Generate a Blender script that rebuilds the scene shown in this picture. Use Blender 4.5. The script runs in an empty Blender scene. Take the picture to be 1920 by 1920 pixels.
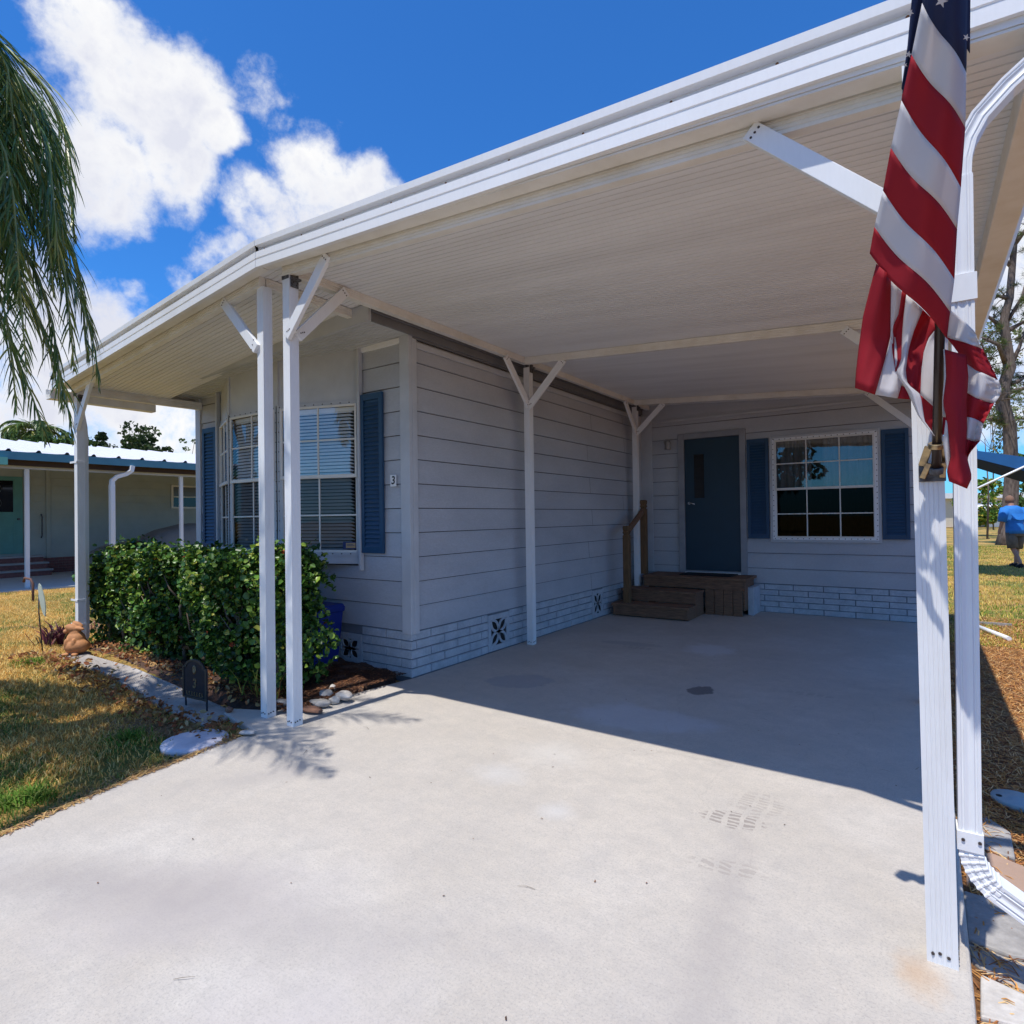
import bpy, bmesh, math, random
import numpy as np
from mathutils import Vector, Matrix, Euler
random.seed(7); rng = np.random.default_rng(7)
S = bpy.context.scene; C = S.collection
pi = math.pi; R_ = math.radians

# ------------------------------------------------------------------ camera
F_PX = 1117.2; YAW, PIT, ROLL = R_(34.418), R_(.5464), R_(-.7779); CH = 1.45
fw = Vector((-math.sin(YAW)*math.cos(PIT), math.cos(YAW)*math.cos(PIT), math.sin(PIT)))
rt = Vector((math.cos(YAW), math.sin(YAW), 0)); up = rt.cross(fw)
r2 = rt*math.cos(ROLL)+up*math.sin(ROLL); u2 = -rt*math.sin(ROLL)+up*math.cos(ROLL)
cd = bpy.data.cameras.new('camera'); cam = bpy.data.objects.new('camera', cd); C.objects.link(cam)
M = Matrix((( r2.x, u2.x, -fw.x, 0), (r2.y, u2.y, -fw.y, 0), (r2.z, u2.z, -fw.z, CH), (0, 0, 0, 1)))
cam.matrix_world = M; cd.sensor_width = 36; cd.lens = 36*F_PX/1920; cd.clip_start = .05; cd.clip_end = 2000
S.camera = cam
CAMP = Vector((0, 0, CH))
def ray(x, y): return (r2*(x-960)-u2*(y-960)+fw*F_PX)/F_PX
def pl(x, y, ax, val):           # survey helper: sight line through a measured point onto a plane at a known place
    d = ray(x, y); return CAMP+d*((val-CAMP[ax])/d[ax])

# ------------------------------------------------------------------ materials
MATS = {}
def nn(nt, t, **k):
    n = nt.nodes.new(t)
    for a, b in k.items():
        if a.startswith('i_'):
            key = a[2:]; key = int(key) if key.isdigit() else key.replace('_', ' ')
            n.inputs[key].default_value = b
        else: setattr(n, a, b)
    return n
def c4(c): return (c[0], c[1], c[2], 1)
def mk(name, col, rough=.6, col2=None, scale=4, detail=6, var=.12, bump=0, bscale=60, metal=0, spec=.5, stretch=None, contrast=(.35, .65), fine=0, attr=None, trans=0, coat=0):
    if name in MATS: return MATS[name]
    m = bpy.data.materials.new(name); m.use_nodes = True; nt = m.node_tree; b = nt.nodes['Principled BSDF']
    L = nt.links.new
    b.inputs['Roughness'].default_value = rough; b.inputs['Metallic'].default_value = metal
    b.inputs['Specular IOR Level'].default_value = spec
    tc = nn(nt, 'ShaderNodeTexCoord'); mp = nn(nt, 'ShaderNodeMapping')
    if stretch: mp.inputs['Scale'].default_value = stretch
    L(tc.outputs['Object'], mp.inputs['Vector'])
    no = nn(nt, 'ShaderNodeTexNoise', i_Scale=scale, i_Detail=detail, i_Roughness=.6); L(mp.outputs[0], no.inputs['Vector'])
    rp = nn(nt, 'ShaderNodeValToRGB'); L(no.outputs['Fac'], rp.inputs[0])
    rp.color_ramp.elements[0].position = contrast[0]; rp.color_ramp.elements[1].position = contrast[1]
    if col2 is None: col2 = tuple(c*(1-var) for c in col)
    rp.color_ramp.elements[0].color = c4(col2); rp.color_ramp.elements[1].color = c4(col)
    out = rp.outputs[0]
    if attr:
        at = nn(nt, 'ShaderNodeVertexColor', layer_name=attr)
        mx = nn(nt, 'ShaderNodeMix', data_type='RGBA', blend_type='MULTIPLY'); mx.inputs[0].default_value = 1
        L(at.outputs[0], mx.inputs[6]); L(out, mx.inputs[7]); out = mx.outputs[2]
    if fine:
        n2 = nn(nt, 'ShaderNodeTexNoise', i_Scale=bscale, i_Detail=4); L(mp.outputs[0], n2.inputs['Vector'])
        hs = nn(nt, 'ShaderNodeMapRange'); hs.inputs[1].default_value = .3; hs.inputs[2].default_value = .7
        hs.inputs[3].default_value = 1-fine; hs.inputs[4].default_value = 1+fine
        L(n2.outputs['Fac'], hs.inputs[0])
        mx = nn(nt, 'ShaderNodeVectorMath', operation='SCALE'); L(out, mx.inputs[0]); L(hs.outputs[0], mx.inputs['Scale']); out = mx.outputs[0]
    L(out, b.inputs['Base Color'])
    if bump:
        n3 = nn(nt, 'ShaderNodeTexNoise', i_Scale=bscale, i_Detail=5); L(mp.outputs[0], n3.inputs['Vector'])
        bp = nn(nt, 'ShaderNodeBump', i_Strength=bump, i_Distance=.01); L(n3.outputs['Fac'], bp.inputs['Height']); L(bp.outputs[0], b.inputs['Normal'])
    if coat: b.inputs['Coat Weight'].default_value = coat
    if trans:
        o = [n for n in nt.nodes if n.type == 'OUTPUT_MATERIAL'][0]
        tr = nn(nt, 'ShaderNodeBsdfTranslucent'); L(out, tr.inputs[0])
        ms = nn(nt, 'ShaderNodeMixShader'); ms.inputs[0].default_value = trans
        L(b.outputs[0], ms.inputs[1]); L(tr.outputs[0], ms.inputs[2]); L(ms.outputs[0], o.inputs[0])
    MATS[name] = m; return m
def mk_glass(name, fac, tint=(1, 1, 1), dark=1.0):
    m = bpy.data.materials.new(name); m.use_nodes = True; nt = m.node_tree; nt.nodes.clear(); L = nt.links.new
    o = nn(nt, 'ShaderNodeOutputMaterial'); t = nn(nt, 'ShaderNodeBsdfTransparent'); t.inputs[0].default_value = (dark*tint[0], dark*tint[1], dark*tint[2], 1)
    g = nn(nt, 'ShaderNodeBsdfGlossy'); g.inputs['Roughness'].default_value = .01; g.inputs[0].default_value = c4(tint)
    fr = nn(nt, 'ShaderNodeLayerWeight', i_Blend=.3)
    a = nn(nt, 'ShaderNodeMath', operation='MULTIPLY_ADD'); L(fr.outputs['Fresnel'], a.inputs[0]); a.inputs[1].default_value = .6; a.inputs[2].default_value = fac
    a.use_clamp = True
    tc = nn(nt, 'ShaderNodeTexCoord'); no = nn(nt, 'ShaderNodeTexNoise', i_Scale=3.0); L(tc.outputs['Object'], no.inputs['Vector'])
    bp = nn(nt, 'ShaderNodeBump', i_Strength=.06, i_Distance=.01); L(no.outputs['Fac'], bp.inputs['Height']); L(bp.outputs[0], g.inputs['Normal'])
    ms = nn(nt, 'ShaderNodeMixShader'); L(a.outputs[0], ms.inputs[0]); L(t.outputs[0], ms.inputs[1]); L(g.outputs[0], ms.inputs[2]); L(ms.outputs[0], o.inputs[0])
    return m

WHITE = mk('white_enamel', (.78, .79, .80), .4, var=.04, scale=2.5, stretch=(1, 1, .25), fine=.02, bscale=60)
WHITE_OLD = mk('weathered_white_enamel', (.76, .77, .78), .42, col2=(.62, .61, .585), scale=1.2, stretch=(1.5, 1.5, .5), contrast=(.22, .52), fine=.02, bscale=60)
PAN = mk('roof_pan_enamel', (.80, .805, .81), .5, col2=(.70, .70, .70), scale=1.3, stretch=(.4, 3, 1), contrast=(.3, .6))
BEAM = mk('beam_enamel', (.78, .765, .72), .45, col2=(.68, .65, .58), scale=5, contrast=(.3, .6))
SCREW = mk('rusty_screw', (.05, .035, .03), .7)
RUST = mk('rust', (.25, .10, .04), .9, col2=(.12, .06, .03), scale=30)
BRACKET = mk('corroded_bracket', (.16, .17, .18), .7, col2=(.06, .05, .05), scale=40, metal=.4)
SIDE = mk('siding_paint', (.455, .475, .51), .62, col2=(.38, .395, .43), scale=1.1, stretch=(1, 1, 2.5), contrast=(.3, .7), fine=.05, bscale=40, bump=.12)
TRIM = mk('trim_paint', (.50, .52, .55), .5, var=.14, scale=3, bump=.05)
BRICKM = mk('painted_brick', (.47, .505, .55), .75, col2=(.37, .405, .45), scale=7, fine=.08, bscale=45, bump=.5)
MORTAR = mk('painted_mortar', (.19, .205, .235), .85, bump=.4)
DARKTRIM = mk('eave_paint', (.17, .17, .18), .6, var=.15)
SHUT = mk('blue_shutter_paint', (.012, .060, .135), .55, var=.15, scale=5)
DOORM = mk('blue_door_paint', (.006, .036, .066), .5, var=.1)
DARK = mk('dark_interior', (.012, .012, .013), .9)
BLIND = mk('blind_slat', (.76, .78, .78), .6, var=.06)
CURT = mk('curtain_cloth', (.13, .14, .155), .9, var=.2, scale=8)
ALUM = mk('window_frame_enamel', (.72, .70, .65), .4, var=.1, scale=6)
GLASS = mk_glass('window_glass', .07); SCREENG = mk_glass('screened_glass', .0, (.6, .6, .6), .85); SCREEN_SHADED = mk_glass('shaded_screened_glass', .0, (.25, .25, .25), .25)  # last one: screened glass again, with the carport shade put into its tint
DARKGLASS = mk('dark_glass', (.01, .012, .015), .05)
WOOD = mk('weathered_wood', (.24, .13, .075), .85, col2=(.12, .065, .04), scale=5, stretch=(1.5, 12, 12), bump=.4, bscale=25)
WOODP = mk('post_wood', (.19, .105, .045), .8, col2=(.12, .065, .028), scale=5, stretch=(12, 12, 1.5), bump=.3, bscale=25)
RUBBER = mk('black_rubber', (.01, .01, .012), .9)
STONE = mk('grey_stone', (.36, .34, .32), .85, col2=(.24, .225, .21), scale=9, fine=.1, bump=.5, bscale=40)
STONEL = mk('pale_stone', (.55, .52, .48), .85, col2=(.40, .36, .32), scale=9, fine=.08, bump=.5, bscale=40)
STONER = mk('brown_stone', (.26, .13, .08), .85, col2=(.18, .09, .06), scale=12, bump=.4)
TERRA = mk('terracotta', (.50, .225, .085), .7, col2=(.42, .18, .07), scale=9, fine=.05, bump=.15)
BRONZE = mk('dark_bronze', (.018, .024, .04), .45, var=.3, scale=20, metal=.3)
GOLD = mk('old_gold', (.30, .22, .12), .5, var=.4, scale=60, metal=.5)
BLUEP = mk('blue_plastic', (.006, .025, .22), .45, var=.1)
NAVY = mk('flag_blue', (.008, .018, .075), .8, trans=.12, fine=.05, bscale=200)
FRED = mk('flag_red', (.46, .014, .028), .75, trans=.42, var=.08, bump=.08, bscale=14)
FWHITE = mk('flag_white', (.76, .73, .73), .75, trans=.40, var=.05, bump=.08, bscale=14)
POLEM = mk('brown_pole_paint', (.028, .016, .012), .35)
BRASS = mk('brass', (.50, .38, .20), .35, col2=(.25, .20, .14), scale=30, metal=.9)
BARK = mk('bark', (.17, .13, .105), .95, col2=(.07, .05, .04), scale=7, stretch=(2, 2, .5), bump=1, bscale=14, contrast=(.35, .6))
STEM = mk('twig_bark', (.19, .14, .10), .9, var=.3)
LEAF = mk('leaf', (1, 1, 1), .38, var=.15, attr='Col', trans=.22, spec=.4)
MATLEAF = mk('matte_leaf', (1, 1, 1), .8, spec=.2, var=.1, attr='Col', trans=.2)
GRASSM = mk('grass_blade', (1, 1, 1), .9, spec=.12, var=.1, attr='Col', trans=.25)
PALMM = mk('palm_leaflet', (1, 1, 1), .4, var=.1, attr='Col', trans=.18)

# ------------------------------------------------------------------ objects
def wl(o):
    v = Vector((0, 0, 0))
    while o: v = v+o.location; o = o.parent
    return v
def props(o, label=None, cat=None, group=None, kind=None):
    if label: o['label'] = label
    if cat: o['category'] = cat
    if group: o['group'] = group
    if kind: o['kind'] = kind
    return o
def thing(name, label, cat, loc=(0, 0, 0), group=None):
    o = bpy.data.objects.new(name, None); o.empty_display_size = .1; C.objects.link(o); o.location = loc
    return props(o, label, cat, group)
def link(name, me, parent=None):
    o = bpy.data.objects.new(name, me); C.objects.link(o)
    if parent: o.location = -wl(parent); o.parent = parent
    return o
class MB:
    def __init__(s): s.v = []; s.f = []; s.m = []; s.sm = []
    def add(s, vs, fs, mi=0, sm=False):
        b = len(s.v); s.v += [tuple(v) for v in vs]; s.f += [tuple(i+b for i in f) for f in fs]; s.m += [mi]*len(fs); s.sm += [sm]*len(fs); return s
    def box(s, a, b, mi=0):
        x0, y0, z0 = [min(p, q) for p, q in zip(a, b)]; x1, y1, z1 = [max(p, q) for p, q in zip(a, b)]
        return s.add([(x0, y0, z0), (x1, y0, z0), (x1, y1, z0), (x0, y1, z0), (x0, y0, z1), (x1, y0, z1), (x1, y1, z1), (x0, y1, z1)],
                     [(0, 3, 2, 1), (4, 5, 6, 7), (0, 1, 5, 4), (1, 2, 6, 5), (2, 3, 7, 6), (3, 0, 4, 7)], mi)
    def bar(s, p, q, w, h, side, mi=0):      # oriented box from p to q, width w along side, height h across
        p = Vector(p); q = Vector(q); d = (q-p).normalized(); sd = Vector(side); sd = (sd-d*sd.dot(d)).normalized(); u = sd.cross(d)
        vs = []
        for e in (p, q):
            for a, b in ((-1, -1), (1, -1), (1, 1), (-1, 1)): vs.append(e+sd*a*w/2+u*b*h/2)
        return s.add(vs, [(3, 2, 1, 0), (4, 5, 6, 7), (0, 1, 5, 4), (1, 2, 6, 5), (2, 3, 7, 6), (3, 0, 4, 7)], mi)
    def tube(s, pts, r, n=10, mi=0, cap=True, sm=True, sq=None):
        pts = [Vector(p) for p in pts]; rs = r if isinstance(r, (list, tuple)) else [r]*len(pts); base = len(s.v); ref = Vector((0, 0, 1)) if abs((pts[1]-pts[0]).normalized().z) < .9 else Vector((0, 1, 0))
        vs = []; prev = None
        for i, p in enumerate(pts):
            d = (pts[min(i+1, len(pts)-1)]-pts[max(i-1, 0)]).normalized()
            a = (ref-d*ref.dot(d)).normalized() if prev is None else (prev-d*prev.dot(d)).normalized()
            prev = a; b = d.cross(a)
            for k in range(n):
                t = 2*pi*k/n; vs.append(p+(a*math.cos(t)+b*math.sin(t))*rs[i])
        fs = []
        for i in range(len(pts)-1):
            for k in range(n): k2 = (k+1) % n; fs.append((i*n+k, i*n+k2, (i+1)*n+k2, (i+1)*n+k))
        s.add(vs, fs, mi, sm)
        if cap: s.add([], [], mi); s.f += [tuple(base+k for k in range(n))[::-1], tuple(base+(len(pts)-1)*n+k for k in range(n))]; s.m += [mi]*2; s.sm += [False]*2
        return s
    def loft(s, rings, mi=0, sm=True, cap=True):
        n = len(rings[0]); base = len(s.v); vs = [v for r in rings for v in r]; fs = []
        for i in range(len(rings)-1):
            for k in range(n): k2 = (k+1) % n; fs.append((i*n+k, i*n+k2, (i+1)*n+k2, (i+1)*n+k))
        s.add(vs, fs, mi, sm)
        if cap: s.f += [tuple(base+k for k in range(n))[::-1], tuple(base+(len(rings)-1)*n+k for k in range(n))]; s.m += [mi]*2; s.sm += [False]*2
        return s
    def lathe(s, prof, c, n=24, mi=0, sx=1, sy=1):
        return s.loft([[(c[0]+r*sx*math.cos(2*pi*k/n), c[1]+r*sy*math.sin(2*pi*k/n), c[2]+z) for k in range(n)] for r, z in prof], mi)
    def poly(s, pts, z0, z1, mi=0):
        n = len(pts); vs = [(p[0], p[1], z0 if len(p) < 3 else p[2]+z0) for p in pts]+[(p[0], p[1], z1 if len(p) < 3 else p[2]+z1) for p in pts]
        return s.add(vs, [tuple(range(n))[::-1], tuple(range(n, 2*n))]+[(i, (i+1) % n, n+(i+1) % n, n+i) for i in range(n)], mi)
    def dot(s, p, n, r=.006, mi=1):          # a screw head standing 2 mm out along n
        p = Vector(p); n = Vector(n).normalized(); s.tube([p-n*.002, p+n*.003], r, 8, mi); return s
    def build(s, name, mats, parent=None, bevel=0, smooth=False):
        me = bpy.data.meshes.new(name); me.from_pydata(s.v, [], s.f)
        for m in (mats if isinstance(mats, (list, tuple)) else [mats]): me.materials.append(m)
        me.polygons.foreach_set('material_index', s.m); me.polygons.foreach_set('use_smooth', s.sm); me.update()
        bm = bmesh.new(); bm.from_mesh(me); bmesh.ops.recalc_face_normals(bm, faces=bm.faces); bm.to_mesh(me); bm.free()
        o = link(name, me, parent)
        if bevel:
            b = o.modifiers.new('bevel', 'BEVEL'); b.width = bevel; b.segments = 2; b.limit_method = 'ANGLE'; b.angle_limit = R_(40)
        return o
def npmesh(name, mat, V, Fa, col=None, parent=None, smooth=False):
    me = bpy.data.meshes.new(name); V = np.asarray(V, np.float32).reshape(-1, 3); Fa = np.asarray(Fa, np.int32); k = Fa.shape[1]
    me.vertices.add(len(V)); me.vertices.foreach_set('co', V.ravel()); me.loops.add(Fa.size); me.loops.foreach_set('vertex_index', Fa.ravel())
    me.polygons.add(len(Fa)); me.polygons.foreach_set('loop_start', np.arange(0, Fa.size, k, dtype=np.int32)); me.polygons.foreach_set('loop_total', np.full(len(Fa), k, np.int32))
    if smooth: me.polygons.foreach_set('use_smooth', np.ones(len(Fa), bool))
    if col is not None:
        ca = me.color_attributes.new('Col', 'FLOAT_COLOR', 'POINT'); a = np.ones((len(V), 4), np.float32); a[:, :3] = col; ca.data.foreach_set('color', a.ravel())
    me.materials.append(mat); me.update(calc_edges=True); me.validate(); return link(name, me, parent)

# leaves: folded pairs of quads, arbitrary orientation
def rand_dirs(n, r=None):
    v = (r or rng).normal(size=(n, 3)); return v/np.linalg.norm(v, axis=1)[:, None]
def leaf_cloud(P, size, aspect=.6, upbias=.3, jitter=.3, out=None, outw=0.0, fold=.25):
    n = len(P); N = rand_dirs(n); N[:, 2] = N[:, 2]*(1-upbias)+upbias*1.2
    if out is not None: N = N+out*outw
    N /= np.linalg.norm(N, axis=1)[:, None]
    T = rand_dirs(n); T -= N*(T*N).sum(1)[:, None]; T /= np.linalg.norm(T, axis=1)[:, None]; B = np.cross(N, T)
    s = (size*(1+jitter*rng.uniform(-1, 1, n)))[:, None]; w = s*aspect*.5
    V = np.stack([P-T*s*.5, P-T*s*.12+B*w+N*w*fold, P+T*s*.28+B*w*.8+N*w*fold, P+T*s*.5-N*w*.4, P+T*s*.28-B*w*.8+N*w*fold, P-T*s*.12-B*w+N*w*fold], 1)
    i = np.arange(n)[:, None]*6
    Fa = np.concatenate([i+np.array([[0, 1, 2, 3]]), i+np.array([[0, 3, 4, 5]])], 0)
    return V.reshape(-1, 3), Fa
def leafcols(n, cols, wts, k=6, var=.25):
    idx = rng.choice(len(cols), n, p=np.array(wts)/sum(wts)); c = np.array(cols)[idx]*(1+var*rng.uniform(-1, 1, (n, 1))); return np.repeat(c, k, 0)

# ------------------------------------------------------------------ ground
def sstep(a, b, x): t = np.clip((x-a)/(b-a), 0, 1); return t*t*(3-2*t)
def hz(x, y):
    x = np.asarray(x, float); y = np.asarray(y, float)
    left = .14*sstep(4.5, 7.2, -x)*(1-.75*sstep(9, 13, -x))
    right = -.03*sstep(.1, .5, x)*(1-sstep(6, 12, y))+.10*sstep(10, 25, y)
    return -.045+left+right+.008*np.sin(x*2.3+1)*np.sin(y*1.9)
def gp(px, py, dz=0):
    z = 0
    for _ in range(12):
        p = pl(px, py, 2, z+dz); z = float(hz(p.x, p.y))
    return Vector((p.x, p.y, z+dz))
def axis_pts(a, b, fine, lo, hi):
    mid = np.arange(lo, hi+1e-6, fine); l = lo-np.geomspace(.6, lo-a, 14)[::-1]; r = hi+np.geomspace(.6, b-hi, 14); return np.concatenate([l, mid, r])
xs = axis_pts(-600, 600, .3, -18, 6); ys = axis_pts(-400, 900, .3, -7, 22)
X, Y = np.meshgrid(xs, ys); Z = hz(X, Y); Z = np.where((np.abs(X) > 60) | (np.abs(Y) > 80), .02, Z)
nx, ny = len(xs), len(ys); V = np.stack([X, Y, Z], -1).reshape(-1, 3)
ii = (np.arange(ny-1)[:, None]*nx+np.arange(nx-1)[None]).ravel(); Fa = np.stack([ii, ii+1, ii+nx+1, ii+nx], 1)

def ground_material():
    m = bpy.data.materials.new('lawn_soil'); m.use_nodes = True; nt = m.node_tree; b = nt.nodes['Principled BSDF']; L = nt.links.new
    b.inputs['Roughness'].default_value = .95; b.inputs['Specular IOR Level'].default_value = .2
    tc = nn(nt, 'ShaderNodeTexCoord')
    def noise(sc, det=6, ro=.6):
        n = nn(nt, 'ShaderNodeTexNoise', i_Scale=sc, i_Detail=det, i_Roughness=ro); L(tc.outputs['Object'], n.inputs['Vector']); return n.outputs['Fac']
    def ramp(f, stops):
        r = nn(nt, 'ShaderNodeValToRGB'); L(f, r.inputs[0]); e = r.color_ramp.elements
        e[0].position, e[0].color = stops[0][0], c4(stops[0][1]); e[1].position, e[1].color = stops[1][0], c4(stops[1][1])
        for p, c in stops[2:]: x = e.new(p); x.color = c4(c)
        return r.outputs[0]
    def mix(f, a, c):
        x = nn(nt, 'ShaderNodeMix', data_type='RGBA'); L(f, x.inputs[0]); L(a, x.inputs[6]); L(c, x.inputs[7]); return x.outputs[2]
    straw = ramp(noise(38, 8, .75), [(.3, (.24, .13, .04)), (.7, (.72, .46, .14))])
    green = ramp(noise(30, 8, .75), [(.3, (.045, .07, .012)), (.7, (.20, .25, .06))])
    patch = ramp(noise(.75, 5), [(.44, (0, 0, 0)), (.62, (1, 1, 1))])
    base = mix(patch, straw, green)
    dirt = ramp(noise(22, 6), [(.3, (.14, .085, .05)), (.7, (.30, .20, .13))])
    dm = ramp(noise(1.6, 6), [(.56, (0, 0, 0)), (.70, (.8, .8, .8))]); base = mix(dm, base, dirt)
    # pine-needle litter beside the carport: x .1-1.6
    sx = nn(nt, 'ShaderNodeSeparateXYZ'); L(tc.outputs['Object'], sx.inputs[0])
    nz = nn(nt, 'ShaderNodeMath', operation='MULTIPLY_ADD'); L(noise(1.2), nz.inputs[0]); nz.inputs[1].default_value = 3.0; L(sx.outputs['Y'], nz.inputs[2])
    r1 = nn(nt, 'ShaderNodeMapRange'); L(nz.outputs[0], r1.inputs[0]); r1.inputs[1].default_value = 12.0; r1.inputs[2].default_value = 9.5; r1.inputs[3].default_value = 0; r1.inputs[4].default_value = 1
    r2_ = nn(nt, 'ShaderNodeMapRange'); L(sx.outputs['X'], r2_.inputs[0]); r2_.inputs[1].default_value = -.3; r2_.inputs[2].default_value = 0; 
    mu = nn(nt, 'ShaderNodeMath', operation='MULTIPLY'); L(r1.outputs[0], mu.inputs[0]); L(r2_.outputs[0], mu.inputs[1])
    pine = ramp(noise(26, 8, .8), [(.3, (.10, .045, .02)), (.7, (.46, .23, .10))])
    base = mix(mu.outputs[0], base, pine); L(base, b.inputs['Base Color'])
    bp = nn(nt, 'ShaderNodeBump', i_Strength=.9, i_Distance=.03); L(noise(45, 6, .8), bp.inputs['Height']); L(bp.outputs[0], b.inputs['Normal'])
    return m
g = npmesh('ground', ground_material(), V, Fa, smooth=True); props(g, kind='structure')

def concrete_material():
    m = bpy.data.materials.new('driveway_concrete'); m.use_nodes = True; nt = m.node_tree; b = nt.nodes['Principled BSDF']; L = nt.links.new
    b.inputs['Roughness'].default_value = .72; b.inputs['Specular IOR Level'].default_value = .35
    tc = nn(nt, 'ShaderNodeTexCoord'); P_ = tc.outputs['Object']
    def noise(sc, det=6, ro=.6, vec=None):
        n = nn(nt, 'ShaderNodeTexNoise', i_Scale=sc, i_Detail=det, i_Roughness=ro); L(vec or P_, n.inputs['Vector']); return n.outputs['Fac']
    def mr(f, a, c, d, e):
        r = nn(nt, 'ShaderNodeMapRange'); L(f, r.inputs[0]); r.inputs[1].default_value = a; r.inputs[2].default_value = c; r.inputs[3].default_value = d; r.inputs[4].default_value = e; return r.outputs[0]
    def mth(op, a, c):
        n = nn(nt, 'ShaderNodeMath', operation=op)
        for i, q in enumerate((a, c)):
            if isinstance(q, (int, float)): n.inputs[i].default_value = q
            else: L(q, n.inputs[i])
        return n.outputs[0]
    def mix(f, a, c):
        x = nn(nt, 'ShaderNodeMix', data_type='RGBA'); L(f, x.inputs[0])
        for i, q in ((6, a), (7, c)):
            if isinstance(q, tuple): x.inputs[i].default_value = c4(q)
            else: L(q, x.inputs[i])
        return x.outputs[2]
    base = mix(mr(noise(1.1, 8, .65), .35, .65, 0, 1), (.465, .42, .365), (.535, .485, .425))
    base = mix(mr(noise(3.7, 8, .7), .45, .8, 0, .55), base, (.41, .38, .35))
    base = mix(mr(noise(.55, 3), .52, .66, 0, .55), base, (.56, .53, .49))
    base = mix(mr(noise(9, 8, .75), .42, .72, 0, .5), base, (.36, .335, .31))
    base = mix(mr(noise(28, 6, .8), .50, .78, 0, .45), base, (.31, .29, .27))
    base = mix(mr(noise(60, 4, .85), .55, .8, 0, .6), base, (.62, .60, .56))
    # broom streaks and fine grain
    mp = nn(nt, 'ShaderNodeMapping'); mp.inputs['Scale'].default_value = (3, 60, 1); mp.inputs['Rotation'].default_value = (0, 0, .12); L(P_, mp.inputs[0])
    base = mix(mr(noise(2, 4, .7, mp.outputs[0]), .45, .75, 0, .16), base, (.30, .28, .27))
    base = mix(mr(noise(110, 3, .85), .5, .72, 0, .75), base, (.27, .255, .24))
    base = mix(mr(noise(260, 2, .8), .62, .75, 0, .7), base, (.20, .185, .17))
    def spot(cx, cy, rx, ry, ang, col, amt, nsc=4, thr=(.9, 1.05)):
        nonlocal base
        m_ = nn(nt, 'ShaderNodeMapping', vector_type='TEXTURE'); m_.inputs['Location'].default_value = (cx, cy, 0); m_.inputs['Rotation'].default_value = (0, 0, ang); m_.inputs['Scale'].default_value = (rx, ry, 9)
        L(P_, m_.inputs[0]); ln = nn(nt, 'ShaderNodeVectorMath', operation='LENGTH'); L(m_.outputs[0], ln.inputs[0])
        d = mth('ADD', ln.outputs['Value'], mth('MULTIPLY', mth('SUBTRACT', noise(nsc, 6, .7), .5), 1.5))
        base = mix(mr(d, thr[0], thr[1], amt, 0), base, col); return m_.outputs[0]
    spot(-1.52, 4.95, .10, .13, 0, (.13, .12, .12), .85, 9)                     # oil spot
    spot(-2.95, 4.4, .30, .22, .5, (.30, .30, .32), .6, 5)
    spot(-1.9, 6.5, .28, .30, 0, (.56, .56, .57), .6, 8, (.6, 1.1))
    spot(-1.7, 4.05, .55, .28, .2, (.54, .54, .56), .5, 4, (.7, 1.1))
    spot(-1.9, 3.15, .26, .2, .1, (.56, .54, .51), .4, 6, (.1, 1.2)); spot(-2.0, 2.75, .18, .14, .1, (.53, .52, .51), .5, 6, (.1, 1.2)); spot(-1.5, 2.55, .1, .1, 0, (.53, .52, .51), .5, 6, (.1, 1.2))
    spot(-2.75, 6.35, .35, .10, .1, (.30, .29, .29), .5, 9)
    spot(-.03, 2.26, .07, .12, .2, (.45, .25, .10), .4, 12, (.2, 1.2))         # rust by the post foot
    spot(-2.3, 1.2, .55, .3, .7, (.42, .38, .37), .45, 7, (.4, 1.2)); spot(-1.4, .8, .4, .6, .3, (.45, .41, .40), .4, 7, (.4, 1.2))
    spot(-2.75, 1.05, .95, .20, .45, (.31, .28, .265), .55, 3.2, (.2, 1.25)); spot(-1.75, 1.35, .8, .16, .5, (.33, .30, .285), .4, 4, (.2, 1.25)); spot(-.62, 2.2, .10, .75, .12, (.31, .28, .265), .42, 6, (.2, 1.2)); spot(-.5, 1.3, .3, .9, .05, (.36, .33, .31), .35, 3, (.2, 1.3)); spot(-3.1, 2.0, .5, .12, .9, (.36, .33, .31), .4, 5, (.2, 1.2))
    # tyre tread prints
    for (cx, cy, rx, ry, ang, amt) in ((-.76, 2.93, .17, .085, .15, .75), (-.68, 2.52, .19, .06, .2, .35), (-.69, 3.15, .14, .15, .2, .3), (-2.6, 6.2, .2, .06, 0, .4), (-.75, 5.3, .2, .06, 0, .4)):
        m_ = nn(nt, 'ShaderNodeMapping', vector_type='TEXTURE'); m_.inputs['Location'].default_value = (cx, cy, 0); m_.inputs['Rotation'].default_value = (0, 0, ang); m_.inputs['Scale'].default_value = (rx, ry, 9)
        L(P_, m_.inputs[0]); ln = nn(nt, 'ShaderNodeVectorMath', operation='LENGTH'); L(m_.outputs[0], ln.inputs[0])
        d = mth('ADD', ln.outputs['Value'], mth('MULTIPLY', mth('SUBTRACT', noise(14, 6, .7), .5), 1.3))
        s2 = nn(nt, 'ShaderNodeSeparateXYZ'); L(P_, s2.inputs[0])
        wv = mth('GREATER_THAN', mth('ADD', mth('SINE', mth('ADD', mth('MULTIPLY', s2.outputs['Y'], 190), mth('MULTIPLY', noise(7, 2), 16)), 0), mth('MULTIPLY', noise(60, 3), 1.6)), .6)
        w2 = mth('GREATER_THAN', mth('SINE', mth('ADD', mth('MULTIPLY', s2.outputs['X'], 85), mth('MULTIPLY', noise(5, 2), 6)), 0), -.55)
        base = mix(mth('MULTIPLY', mth('MULTIPLY', wv, w2), mr(d, .75, 1.05, amt, 0)), base, (.24, .21, .19))
    # hairline crack
    vo = nn(nt, 'ShaderNodeTexVoronoi', feature='DISTANCE_TO_EDGE', i_Scale=.42); 
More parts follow.
